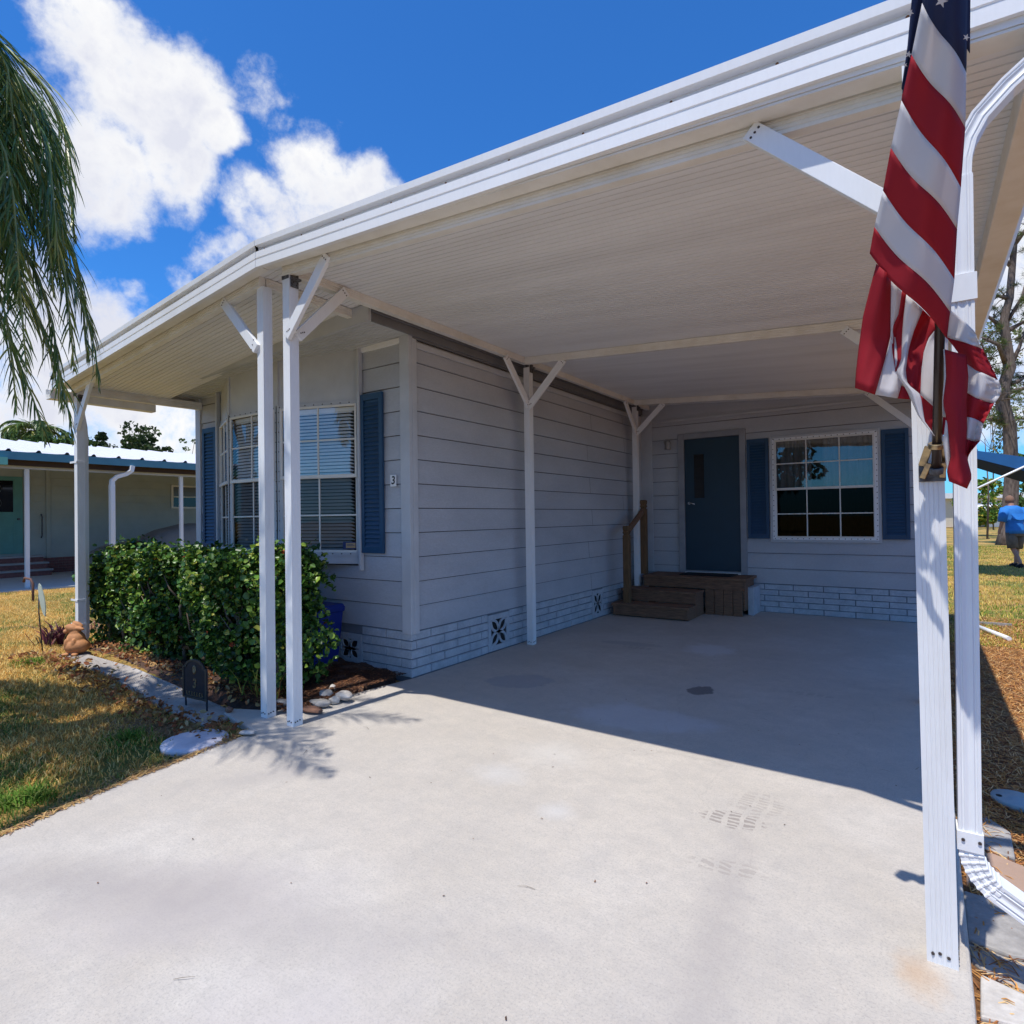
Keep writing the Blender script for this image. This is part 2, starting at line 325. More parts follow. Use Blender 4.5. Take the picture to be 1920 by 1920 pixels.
    wob = nn(nt, 'ShaderNodeTexNoise', i_Scale=3.0, i_Detail=6.0); L(P_, wob.inputs['Vector']); av = nn(nt, 'ShaderNodeVectorMath', operation='MULTIPLY_ADD'); L(wob.outputs['Color'], av.inputs[0]); av.inputs[1].default_value = (.35, .35, 0); L(P_, av.inputs[2]); L(av.outputs[0], vo.inputs['Vector'])
    base = mix(mr(vo.outputs['Distance'], .0006, .0022, .12, 0), base, (.2, .18, .17))
    L(base, b.inputs['Base Color'])
    bp = nn(nt, 'ShaderNodeBump', i_Strength=.25, i_Distance=.004); L(noise(190, 4, .8), bp.inputs['Height']); L(bp.outputs[0], b.inputs['Normal'])
    return m
CONC = concrete_material()
DR = [(-3.35, -6), (-3.42, -1), (-3.57, .95), (-3.66, 1.3), (-3.72, 1.6), (-3.74, 1.8), (-3.79, 2.05), (-3.81, 2.25), (-3.83, 2.40), (-4.12, 2.44), (-4.40, 2.50), (-4.42, 2.60), (-4.15, 2.72), (-3.98, 2.88), (-3.94, 3.3), (-3.88, 3.75), (-3.84, 3.98), (-3.84, 9.46), (.13, 9.46), (.12, 5), (.11, 2.2), (.08, 1.0), (.0, -1), (-.2, -6)]
mb = MB().poly(DR, -.10, 0); o = mb.build('driveway', CONC, bevel=.012); props(o, kind='structure')
ASPH = mk('asphalt', (.06, .06, .062), .9, var=.25, scale=40, bump=.6, bscale=120)
o = MB().poly([(-80, -13), (80, -13), (80, -6.02), (-80, -6.02)], -.06, -.03).build('road', ASPH); props(o, kind='structure')

# mulch bed in front of the home
MULCH = mk('mulch_soil', (.13, .065, .04), .95, col2=(.045, .028, .02), scale=18, bump=1, bscale=40, fine=.3)
bx = np.arange(-7.75, -3.80, .06); by = np.arange(2.62, 4.02, .06); BX, BY = np.meshgrid(bx, by)
BZ = .0+.10*sstep(4.2, 6.8, -BX)+.05*sstep(2.8, 3.4, BY)*sstep(3.95, 4.35, -BX)+.02*rng.uniform(-1, 1, BX.shape)-.09*(BX > -4.0+.06*np.sin(BY*9))
BZ = np.where(BY < 2.7, BZ-.05, BZ)
nx, ny = len(bx), len(by); ii = (np.arange(ny-1)[:, None]*nx+np.arange(nx-1)[None]).ravel()
o = npmesh('mulch_bed', MULCH, np.stack([BX, BY, BZ], -1).reshape(-1, 3), np.stack([ii, ii+1, ii+nx+1, ii+nx], 1), smooth=True); props(o, kind='structure')
# concrete edging strip of the bed
PATHM = mk('edging_concrete', (.42, .39, .36), .85, col2=(.27, .24, .22), scale=5, fine=.15, bump=.5, bscale=60)
fr = [(135, 1240), (200, 1262), (265, 1300), (330, 1338), (390, 1362)]; bk = [(445, 1336), (400, 1316), (330, 1284), (250, 1250), (165, 1226)]
pts = [gp(a, b, .03) for a, b in fr+bk]; o = MB().poly([(p.x, p.y, p.z) for p in pts], -.08, 0).build('garden_edging', PATHM, bevel=.01); props(o, kind='structure')

# ------------------------------------------------------------------ carport
BY0 = 2.45
def fz(x): return 3.036-.0545*x if x > -3.85 else 3.246+.1016*(x+3.85)      # underside of the fascia
def zc(x): return 3.015-.068*x if x > -3.85 else 3.277+.1*(x+3.85)           # ceiling
cp = thing('carport', 'white aluminium carport with ribbed ceiling and braced posts on the concrete driveway', 'carport', (-1.8, 2.6, 0))
# ribbed ceiling pans (ribs run across, in x)
def ceiling(x0, x1, y0, y1, per=.0508):
    ys_ = []; k = 0; y = y0
    while y < y1-1e-6:
        ys_ += [(y, 0), (min(y+per*.80, y1), 0), (min(y+per*.84, y1), .011), (min(y+per*.96, y1), .011)]; y += per
    ys_.append((y1, 0)); mb = MB(); n = len(ys_); nxs = 12
    xx = [x0+(x1-x0)*i/nxs for i in range(nxs+1)]
    vs = [(x, yy, zc(min(max(x, x0+1e-4), x1-1e-4))+dz) for x in xx for yy, dz in ys_]
    mb.add(vs, [(i*n+k, (i+1)*n+k, (i+1)*n+k+1, i*n+k+1) for i in range(nxs) for k in range(n-1)])
    a, b_ = zc(x0+1e-4), zc(x1-1e-4)
    mb.add([(x0, y0, a+.075), (x1, y0, b_+.075), (x1, y1, b_+.075), (x0, y1, a+.075), (x0, y0, a), (x1, y0, b_), (x1, y1, b_), (x0, y1, a)], [(0, 1, 2, 3), (0, 4, 5, 1), (3, 2, 6, 7), (0, 3, 7, 4), (1, 5, 6, 2)])
    return mb
ceiling(-3.85, .36, 2.47, 9.52).build('roof_panel', PAN, cp); ceiling(-7.58, -3.85, 2.47, 3.56).build('roof_panel', PAN, cp)
# fascia profile: (forward, height)
PROF = [(.03, 0), (0, 0), (0, .052), (.006, .056), (.006, .060), (0, .064), (0, .108), (.028, .118), (.034, .145), (-.006, .150), (-.008, .188), (.02, .19)]
def fascia(x0, x1):
    mb = MB(); n = len(PROF); e = 1e-4; xx = [x0+(x1-x0)*i/6 for i in range(7)]
    vs = [(x, BY0+f_, fz(min(max(x, x0+e), x1-e))+h_) for x in xx for f_, h_ in PROF]
    mb.add(vs, [(i*n+k, (i+1)*n+k, (i+1)*n+k+1, i*n+k+1) for i in range(6) for k in range(n-1)])
    mb.add([(x, BY0+f_, fz(min(max(x, x0+e), x1-e))+h_) for x in (x0, x1) for f_, h_ in PROF], [tuple(range(n)), tuple(range(n, 2*n))[::-1]])
    x = x0+.06
    while x < x1: mb.dot((x, BY0+.031, fz(x)+.131), (0, -1, .1), .006); x += .42
    return mb
fascia(-3.848, .62).build('fascia', [WHITE, RUST], cp); fascia(-7.60, -3.852).build('fascia', [WHITE_OLD, SCREW], cp)
# lip under the fascia, front beams, row beams, cross beams (grooved faces)
def beam(p, q, w=.05, h=.075, name='beam', mat=BEAM):
    mb = MB(); p = Vector(p); q = Vector(q); d = (q-p).normalized(); sd = Vector((0, 0, 1)).cross(d).normalized(); u = Vector((0, 0, 1))
    prof = [(-w/2, -h), (w/2, -h)]
    for k in range(4):
        z0 = -h+h*k/4; prof += [(w/2, z0+h*.03), (w/2, z0+h*.18), (w/2-.004, z0+h*.20), (w/2-.004, z0+h*.24)]
    prof += [(w/2, 0), (-w/2, 0)]
    for k in range(3, -1, -1):
        z0 = -h+h*k/4; prof += [(-w/2+.004, z0+h*.24), (-w/2+.004, z0+h*.20), (-w/2, z0+h*.18), (-w/2, z0+h*.03)]
    mb.loft([[e+sd*a+u*b for a, b in prof] for e in (p, q)], sm=False)
    return mb.build(name, mat, cp)
beam((-3.72, 2.60, zc(-3.72)), (.02, 2.60, zc(.02))); beam((-7.42, 2.60, zc(-7.42)), (-4.0, 2.60, zc(-4.0)))
beam((-3.69, 2.63, zc(-3.69)), (-3.69, 9.40, zc(-3.69)), .06, .07); beam((.02, 2.55, zc(.02)), (.02, 9.40, zc(.02)), .06, .07)
beam((-3.66, 5.66, zc(-3.66)-.002), (-.01, 5.66, zc(0)-.002), .05, .078); beam((-3.66, 8.78, zc(-3.66)-.002), (-.01, 8.78, zc(0)-.002), .05, .078)
beam((-4.02, 2.63, zc(-4.02)), (-4.02, 3.52, zc(-4.02)-.005), .06, .07); beam((-7.42, 2.63, zc(-7.42)), (-7.42, 3.96, zc(-7.42)+.02), .06, .09)
ub = MB(); ub.add([(-3.85, 2.475, zc(-3.84)-.012), (.36, 2.475, zc(.36)-.012), (.36, 2.565, zc(.36)-.012), (-3.85, 2.565, zc(-3.84)-.012)]+[(-3.85, 2.475, zc(-3.84)-.002), (.36, 2.475, zc(.36)-.002), (.36, 2.565, zc(.36)-.002), (-3.85, 2.565, zc(-3.84)-.002)],
       [(0, 1, 2, 3), (4, 7, 6, 5), (0, 4, 5, 1), (1, 5, 6, 2), (2, 6, 7, 3), (3, 7, 4, 0)]); ub.build('eave_lip', BEAM, cp)
ub = MB(); ub.add([(-7.58, 2.475, zc(-7.58)-.012), (-3.86, 2.475, zc(-3.86)-.012), (-3.86, 2.565, zc(-3.86)-.012), (-7.58, 2.565, zc(-7.58)-.012)]+[(-7.58, 2.475, zc(-7.58)-.002), (-3.86, 2.475, zc(-3.86)-.002), (-3.86, 2.565, zc(-3.86)-.002), (-7.58, 2.565, zc(-7.58)-.002)],
       [(0, 1, 2, 3), (4, 7, 6, 5), (0, 4, 5, 1), (1, 5, 6, 2), (2, 6, 7, 3), (3, 7, 4, 0)]); ub.build('eave_lip', BEAM, cp)
def post(x, y, z0, z1, w=.076, screws=True, lean=0, mat=WHITE_OLD):
    # square tube with five shallow flutes on the faces looking sideways
    h = w/2; prof = []
    def side(ax, ay, bx_, by_, nx_, ny_):
        out = [(ax, ay)]
        for t in (.2, .35, .5, .65, .8):
            for dt, dep in ((-.028, 0), (-.012, .0018), (.012, .0018), (.028, 0)):
                u = t+dt; out.append((ax+(bx_-ax)*u-nx_*dep, ay+(by_-ay)*u-ny_*dep))
        return out
    prof += [(-h, -h)] if abs(x) > .2 else side(-h, -h, h, -h, 0, -1)
    prof += side(h, -h, h, h, 1, 0); prof += side(h, h, -h, h, 0, 1) if abs(x) < .2 else [(h, h)]; prof += side(-h, h, -h, -h, -1, 0)
    mb = MB(); mb.loft([[(x+a, y+b, z0) for a, b in prof], [(x+a+lean, y+b, z1) for a, b in prof]], sm=False)
    if screws:
        for k, t in enumerate((-.6, -.15, .4)):
            mb.dot((x+t*h, y-h, z0+.03+.006*(k % 2)), (0, -1, 0), .005); mb.dot((x+h, y+t*h, z0+.03+.004*k), (1, 0, 0), .005)
    return mb.build('post', [mat, SCREW], cp)
POSTS = {'B': (-3.69, 2.62), 'A': (-4.02, 2.63), 'P2': (-3.69, 5.75), 'P3': (-3.69, 8.86), 'R': (.035, 2.39), 'b1': (.01, 5.51), 'b2': (-.005, 8.54), 'L': (-7.45, 2.66)}
for k, (x, y) in POSTS.items():
    post(x, y, 0 if k != 'L' else -.0, (zc(x)-.07 if k != 'R' else zc(x)-.09), lean=-.02 if k == 'R' else 0, w=.083 if k == 'R' else .076)
def brace(p, q, nrm, w=.075, th=.03):
    mb = MB(); mb.bar(p, q, th, w, nrm)
    p = Vector(p); q = Vector(q); n = Vector(nrm); d = (q-p).normalized(); s = d.cross(n)
    for k in (-1, 0, 1):
        mb.dot(q-d*.03+s*.022*k+n*th/2, n, .0055); mb.dot(p+d*.05+s*.020*k+Vector((0, 0, .02*k))+n*th/2, n, .0055)
    return mb.build('brace', [WHITE, SCREW], cp, bevel=.003)
brace((-3.67, 2.575, 2.75), (-3.22, 2.575, 3.215), (0, -1, 0)); brace((-3.645, 2.64, 2.76), (-3.645, 3.08, 3.22), (1, 0, 0))
brace((-4.05, 2.585, 2.73), (-4.50, 2.585, 3.185), (0, -1, 0)); brace((-.03, 2.565, 2.52), (-.55, 2.565, 3.02), (0, -1, 0))
brace((-3.66, 5.70, 2.70), (-3.17, 5.66, 3.16), (0, -1, 0)); brace((-3.655, 5.70, 2.72), (-3.655, 5.25, 3.19), (1, 0, 0))
brace((-3.66, 8.82, 2.74), (-3.19, 8.78, 3.16), (0, -1, 0)); brace((-3.655, 8.82, 2.74), (-3.655, 8.40, 3.19), (1, 0, 0))
brace((-.02, 5.50, 2.5), (-.50, 5.64, 2.97), (0, -1, 0)); brace((-.03, 8.50, 2.46), (-.53, 8.74, 2.97), (0, -1, 0))
brace((-7.42, 2.625, 2.47), (-6.98, 2.60, 2.93), (0, -1, 0))
# corroded brackets at the post heads
for x, y in ((-3.69, 2.62), (-3.69, 5.75), (-3.69, 8.86), (-7.45, 2.66), (.035, 2.39)):
    mb = MB(); z = zc(x)-.10
    mb.box((x+.040, y-.03, z-.06), (x+.048, y+.035, z+.035)); mb.box((x+.044, y-.035, z-.01), (x+.075, y+.04, z+.004)); mb.box((x-.042, y-.043, z+.0), (x+.038, y-.039, z+.03))
    for k in range(5): mb.dot((x+.048, y-.02+.012*k, z-.04+.017*(k % 3)), (1, 0, 0), .006, 1)
    mb.build('bracket', [BRACKET, SCREW], cp, bevel=.002)
# box gutters along both outer edges
gm = MB(); gz = 2.885
gm.loft([[(x, y, z) for x, z in ((.315, gz+.115), (.315, gz), (.425, gz), (.455, gz+.05), (.455, gz+.12), (.44, gz+.12), (.44, gz+.06), (.415, gz+.012), (.327, gz+.012), (.327, gz+.115))] for y in (2.44, 9.5)], sm=False)
gm.build('gutter', BEAM, cp, bevel=.004)
gm = MB(); gz = 2.78
gm.loft([[(x, y, z) for x, z in ((-7.58, gz+.10), (-7.58, gz), (-7.69, gz), (-7.71, gz+.05), (-7.71, gz+.115), (-7.70, gz+.115), (-7.695, gz+.06), (-7.68, gz+.012), (-7.592, gz+.012), (-7.592, gz+.10))] for y in (2.44, 3.50)], sm=False)
gm.build('gutter', BEAM, cp, bevel=.004)
# right downspout: from the gutter, elbow, down beside the post, ribbed elbow, out to the right
def rect_sweep(mb, path, w, d, groove=True, mi=0, ref=(0, 1, 0)):
    prof = []
    hw, hd = w/2, d/2
    for sgn in (-1, 1):
        ts = [-1, -.72, -.62, -.52, -.42, -.1, .1, .42, .52, .62, .72, 1]
        for t in ts:
            dep = .0035 if groove and (.5 < abs(t) < .65 or abs(t) < .15) else 0
            prof.append(((t*hw*(-sgn))*-1*sgn*sgn if False else t*hw*(-sgn), sgn*(hd-dep)))
    rings = []
    P_ = [Vector(p) for p in path]; ref = Vector(ref)
    for i, p in enumerate(P_):
        dd = (P_[min(i+1, len(P_)-1)]-P_[max(i-1, 0)]).normalized(); b = (ref-dd*ref.dot(dd)).normalized(); a = dd.cross(b)
        rings.append([p+a*u+b*v for u, v in prof])
    mb.loft(rings, mi, sm=False)
ds = MB(); dx, dy = .125, 2.41
el = [(dx+.30, dy, 2.90), (dx+.24, dy, 2.86), (dx+.12, dy, 2.77), (dx+.05, dy, 2.70), (dx+.018, dy, 2.64), (dx+.004, dy, 2.58), (dx, dy, 2.50)]
rect_sweep(ds, el, .052, .064); rect_sweep(ds, [(dx, dy, 2.52), (dx-.012, dy, .40)], .060, .074)
o = ds.build('downspout', [WHITE, SCREW], cp)
st = MB(); rect_sweep(st, [(dx, dy, 2.205), (dx, dy, 2.12)], .069, .083, False); st.build('downspout_strap', WHITE, o); st = MB(); rect_sweep(st, [(dx-.012, dy, .435), (dx-.012, dy, .375)], .068, .082, False)
st.dot((dx-.03, dy-.042, .41), (0, -1, 0), .005); st.dot((dx+.012, dy-.042, .41), (0, -1, 0), .005); st.build('downspout_strap', [WHITE, SCREW], o)
lo = MB(); P0 = Vector((dx-.012, dy, .385)); path = []
for i in range(43):
    t = i/42; a = t*R_(58); Rr = .15; path.append((P0.x+Rr*(1-math.cos(a)), dy, P0.z-Rr*math.sin(a)))
ring = []
for i, p in enumerate(path):
    a = i/42*R_(58); k = 1+.07*(1 if i % 6 < 2 else 0) if 3 < i < 40 else 1
    d = Vector((math.sin(a), 0, -math.cos(a))); b = Vector((0, 1, 0)); s_ = d.cross(b); w, dep = .060*k, .074*k
    pr = []
    for u, v in ((-1, -1), (-.6, -1), (-.5, -.93), (-.25, -.93), (-.15, -1), (.15, -1), (.25, -.93), (.5, -.93), (.6, -1), (1, -1), (1, 1), (-1, 1)): pr.append(Vector(p)+s_*u*w/2+b*v*dep/2)
    ring.append(pr)
lo.loft(ring, sm=False)
e = Vector(path[-1]); d = Vector((math.sin(R_(58)), .05, -math.cos(R_(58)))); rect_sweep(lo, [e-d*.02, e+d*.36], .060, .074)
lo.build('downspout_elbow', [WHITE, SCREW], cp)
# left downspout behind the far post
ds = MB(); rect_sweep(ds, [(-7.66, 2.72, 2.80), (-7.64, 2.72, 2.70), (-7.60, 2.72, 2.62), (-7.55, 2.72, 2.50), (-7.535, 2.72, 2.40)], .06, .08); rect_sweep(ds, [(-7.535, 2.72, 2.42), (-7.535, 2.72, .22), (-7.56, 2.66, .12)], .07, .08)
for z in (.62, .36, 2.1): ds.box((-7.585, 2.615, z), (-7.405, 2.62, z+.02)); ds.box((-7.41, 2.615, z), (-7.405, 2.70, z+.02))
ds.build('downspout', WHITE, cp)

# ------------------------------------------------------------------ the home
HX = -3.84; HF = 3.96; HB = 9.43; HL = -7.50
hm = thing('mobile_home', 'grey clapboard mobile home with blue shutters and painted brick skirting under the carport', 'house', (-5.7, 6, 0))
SZ = [.426+.2255*k for k in range(12)]+[3.115]
SEAM_SHADE = mk('siding_seam_and_shade', (.07, .07, .075), .9)  # near-black colour puts shade into the lap gaps; also used for butt joints
def boards(fn, u0, u1, zs, openings=(), lip=.018):
    mb = MB()
    for z0, z1 in zip(zs[:-1], zs[1:]):
        zz = sorted({z0, z1} | {q for o in openings for q in o[2:4] if z0+.004 < q < z1-.004})
        wz = lambda z: lip-(lip-.004)*(z-z0)/(z1-z0)
        for a0, a1 in zip(zz[:-1], zz[1:]):
            cuts = [(u0, u1)]
            for a, b, c, d in openings:
                if c < a1-.003 and d > a0+.003:
                    nc = []
                    for s, e in cuts:
                        if b <= s or a >= e: nc.append((s, e)); continue
                        if a > s: nc.append((s, a))
                        if b < e: nc.append((b, e))
                    cuts = nc
            for s, e in cuts:
                t = a1 if a1 < z1-1e-6 else z1-.007
                mb.add([fn(s, wz(a0), a0), fn(e, wz(a0), a0), fn(e, wz(t), t), fn(s, wz(t), t)], [(0, 1, 2, 3)])
                if a0 == z0: mb.add([fn(s, wz(a0), a0), fn(e, wz(a0), a0), fn(s, -.006, a0), fn(e, -.006, a0)], [(0, 1, 3, 2)])
                if a1 >= z1-1e-6: mb.add([fn(s, -.004, z1-.009), fn(e, -.004, z1-.009), fn(e, -.004, z1+.001), fn(s, -.004, z1+.001)], [(0, 1, 2, 3)], 1)  # strip in the lap gap, its shade put into the colour
    return mb
side_fn = lambda u, w, z: (HX-.010+w, u, z)
front_fn = lambda u, w, z: (u, HF+.012-w, z)
back_fn = lambda u, w, z: (u, HB+.012-w, z)
sb2 = boards(side_fn, HF+.05, HB, SZ)
for k, (z0, z1) in enumerate(zip(SZ[:-1], SZ[1:])):
    for u in ([6.3, 8.75] if k % 2 else [5.1, 7.55]): u += .07*math.sin(k*2.1); sb2.add([side_fn(u, .0195, z0+.004), side_fn(u+.006, .0195, z0+.004), side_fn(u+.006, .006, z1-.008), side_fn(u, .006, z1-.008)], [(0, 1, 2, 3)], 1 if u > 6.9 else 0)
sb2.build('siding', [SIDE, SEAM_SHADE], hm)
BAY0, BAY1 = -6.97, -4.48
boards(front_fn, HL+.05, HX-.06, SZ, [(BAY0, BAY1, 1.0, 3.2)]).build('siding', [SIDE, SEAM_SHADE], hm)
DO = (-3.10, -2.25, .58, 2.66); WI = (-1.79, -.46, 1.075, 2.56)
boards(back_fn, HX, .02, SZ, [(DO[0], DO[1], DO[2]-.1, DO[3]), WI]).build('siding', [SIDE, SEAM_SHADE], hm)
# wall cores
mb = MB(); mb.box((HL, HF+.02, .02), (HX-.02, HB+.8, 3.10)); mb.build('wall', DARKTRIM, hm)
mb = MB(); mb.box((HX-.01, HB+.016, -.02), (WI[0], HB+.30, 3.02)); mb.box((WI[1], HB+.016, -.02), (.02, HB+.30, 3.02)); mb.box((WI[0], HB+.016, -.02), (WI[1], HB+.30, WI[2])); mb.box((WI[0], HB+.016, WI[3]), (WI[1], HB+.30, 3.02)); mb.box((HX, HB+.9, 0), (.02, HB+1.0, 3.1)); mb.box((-.01, HB+.30, 0), (.02, HB+.9, 3.1)); mb.box((HX, HB+.30, 2.9), (-.01, HB+.9, 3.1)); mb.build('wall', DARKTRIM, hm)
mb = MB(); mb.add([(x, y, z) for y in (HB-.002, HB+.28) for x, z in ((HX-.02, 3.10), (.02, 2.97), (.02, zc(.02)+.02), (HX-.02, zc(HX+.01)+.02))], [(0, 1, 2, 3), (7, 6, 5, 4), (0, 4, 5, 1), (1, 5, 6, 2), (2, 6, 7, 3), (3, 7, 4, 0)]); mb.build('gable_board', SIDE, hm)
MB().box((HL-.05, 3.44, 2.88), (HL-.005, HF+.3, 3.10)).build('eave_trim', TRIM, hm)
# brickwork
def bricks(fn, u0, u1, off=0, holes=(), rows=5, L_=.392, H_=.0835, zb=0):
    mb = MB(); r = random.Random(int(abs(u0*100)))
    mb.add([fn(u0, -.012, zb-.05), fn(u1, -.012, zb-.05), fn(u1, -.012, zb+rows*H_+.004), fn(u0, -.012, zb+rows*H_+.004)], [(0, 1, 2, 3)], 1)
    for k in range(rows):
        u = u0-(off+(.5*L_ if k % 2 else 0)) % L_
        while u < u1:
            a, b = max(u, u0)+(.005 if u > u0 else 0), min(u+L_, u1)-(.005 if u+L_ < u1 else 0); z0, z1 = zb+k*H_+.004, zb+(k+1)*H_-.004
            segs = [(a, b)]
            for ha, hb in holes:
                segs = [s for q in segs for s in ([q] if hb <= q[0] or ha >= q[1] else [(q[0], ha)]*(ha > q[0]+.02)+[(hb, q[1])]*(hb < q[1]-.02))]
            for a2, b2 in segs:
                if b2-a2 < .02: continue
                w = r.uniform(-.002, .002); j = [r.uniform(-.002, .002) for _ in range(4)]
                A = [fn(a2, -.012, z0), fn(b2, -.012, z0), fn(b2, -.012, z1), fn(a2, -.012, z1)]; B = [fn(a2+.003, w, z0+.003+j[0]), fn(b2-.003, w, z0+.003+j[1]), fn(b2-.003, w, z1-.003+j[2]), fn(a2+.003, w, z1-.003+j[3])]
                mb.add(A+B, [(4, 5, 6, 7), (0, 1, 5, 4), (1, 2, 6, 5), (2, 3, 7, 6), (3, 0, 4, 7)], 0)
            u += L_
    return mb
bs = lambda u, w, z: (HX+w, u, z); bf = lambda u, w, z: (u, HF-w, z); bb = lambda u, w, z: (u, HB-w, z)
bricks(bs, HF, HB, .13, [(5.12, 5.52), (7.58, 7.93)]).build('brick_skirting', [BRICKM, MORTAR], hm)
bricks(bf, HL, HX, .2, [(-4.86, -4.50)]).build('brick_skirting', [BRICKM, MORTAR], hm)
bricks(bb, HX, .02, .05).build('brick_skirting', [BRICKM, MORTAR], hm)
mb = MB(); mb.box((-2.07, 9.0, 0), (-1.99, HB-.003, .40)); mb.build('brick_skirting', BRICKM, hm, bevel=.006)
# pierced vent blocks
def vent(fn, u0, u1, z0, z1):
    mb = MB(); cu, cz = (u0+u1)/2, (z0+z1)/2; hw, hh = (u1-u0)/2, (z1-z0)/2
    def bx3(a, b, c, d, w0=-.011, w1=.003, mi=0):
        vs = [fn(a, w0, c), fn(b, w0, c), fn(b, w0, d), fn(a, w0, d), fn(a, w1, c), fn(b, w1, c), fn(b, w1, d), fn(a, w1, d)]
        mb.add(vs, [(0, 1, 2, 3), (4, 5, 6, 7), (0, 1, 5, 4), (1, 2, 6, 5), (2, 3, 7, 6), (3, 0, 4, 7)], mi)
    bx3(u0+.004, u1-.004, z0, z1, -.0115, -.0095, 1)
    t = .055; bx3(u0+.004, u0+t, z0, z1); bx3(u1-t, u1-.004, z0, z1); bx3(u0+t, u1-t, z0, z0+t); bx3(u0+t, u1-t, z1-t, z1)
    iw, ih = hw-t, hh-t
    def ribbon(pts, w=.014):
        for (a, c), (b, d) in zip(pts[:-1], pts[1:]):
            dv = Vector((b-a, d-c)).normalized(); nv = Vector((-dv.y, dv.x))*w; q = [(a+nv.x, c+nv.y), (b+nv.x, d+nv.y), (b-nv.x, d-nv.y), (a-nv.x, c-nv.y)]
            vs = [fn(x, -.0095, z) for x, z in q]+[fn(x, .001, z) for x, z in q]; mb.add(vs, [(4, 5, 6, 7), (0, 1, 5, 4), (1, 2, 6, 5), (2, 3, 7, 6), (3, 0, 4, 7)], 0)
    for sx in (-1, 1):
        for sz in (-1, 1):
            for bend in (-1, 1):
                pts = []
                for i in range(7):
                    q = i/6; off = math.sin(q*pi)*.035*bend; pts.append((cu+sx*iw*q-sz*off*sx, cz+sz*ih*q+off*1.0)) if True else None
                ribbon(pts)
    return mb.build('vent_block', [BRICKM, DARK], hm)
vent(bs, 5.12, 5.52, .01, .40); vent(bs, 7.58, 7.93, .01, .40); vent(bf, -4.86, -4.50, .03, .33)
# trims
def tb(name, a, b, mat=TRIM, bev=.003): return MB().box(a, b).build(name, mat, hm, bevel=bev)
tb('corner_trim', (-3.935, HF-.022, .40), (-3.818, HF+.02, 3.14)); tb('corner_trim', (-3.835, HF+.021, .40), (-3.816, HF+.085, 3.14))
tb('corner_trim', (HL-.02, HF-.022, .40), (HL+.09, HF+.02, 3.05)); tb('corner_trim', (HX-.02, HB-.03, .54), (-3.63, HB-.006, 3.10)); tb('corner_trim', (HX-.018, HB-.15, .43), (-3.815, HB-.031, 3.10))
tb('corner_trim', (-.03, HB-.03, .42), (.03, HB-.004, 3.0)); tb('top_trim', (BAY1, HF-.02, 3.075), (-3.936, HF+.01, 3.125), WHITE); tb('top_trim', (-3.834, HF+.086, 3.03), (-3.814, HB-.151, 3.085)); tb('top_trim', (-3.62, HB-.025, 2.965), (-.031, HB-.005, 3.0))
tb('top_trim', (HL+.091, HF-.02, 2.99), (BAY0, HF+.01, 3.03))
# roof overhang with corrugated soffit, and side eave
def ovz(x): return 3.135+.04*(x-HX)
mb = MB(); n = 26; rows_ = []
for i in range(n*4+1):
    y = 3.46+(HF-3.46)*i/(n*4)*1.0; 
nY = 9; pr = []
for k in range(nY):
    y = 3.47+.054*k; pr += [(y, 0), (y+.034, 0), (y+.040, .011), (y+.048, .011)]
pr.append((3.47+.054*nY, 0)); m_ = len(pr)
mb.add([(x, y, ovz(x)+dz) for x in (HL-.05, HX+.03) for y, dz in pr], [(k, m_+k, m_+k+1, k+1) for k in range(m_-1)])
mb.add([(x, y, ovz(x)+.12) for x in (HL-.05, HX+.03) for y in (3.46, HF)], [(0, 1, 3, 2)]); mb.build('soffit', TRIM, hm)
mb = MB(); mb.add([(x, y, ovz(x)+z) for x in (HL-.05, HX+.05) for y in (3.44, 3.47) for z in (-.015, .13)], [(0, 1, 5, 4), (2, 6, 7, 3), (0, 4, 6, 2), (1, 3, 7, 5), (0, 2, 3, 1), (4, 5, 7, 6)]); mb.build('eave_trim', TRIM, hm)
mb = MB(); mb.box((HX+.03, 3.471, 3.125), (HX+.055, HB-.03, 3.20)); mb.box((HX+.03, 3.471, 3.201), (HX+.075, HB-.03, 3.27)); mb.box((HX+.0, HF+.03, 3.11), (HX+.029, HB-.03, 3.25)); mb.build('side_eave', DARKTRIM, hm, bevel=.004)
mb = MB(); mb.add([(HL-.05, 3.46, 3.11), (HX+.03, 3.46, 3.265), (HX+.03, HB+.9, 3.265), (HL-.05, HB+.9, 3.11), (-5.6, 3.46, 3.36), (-5.6, HB+.9, 3.36)], [(0, 4, 5, 3), (4, 1, 2, 5)]); mb.build('roof', WHITE_OLD, hm)

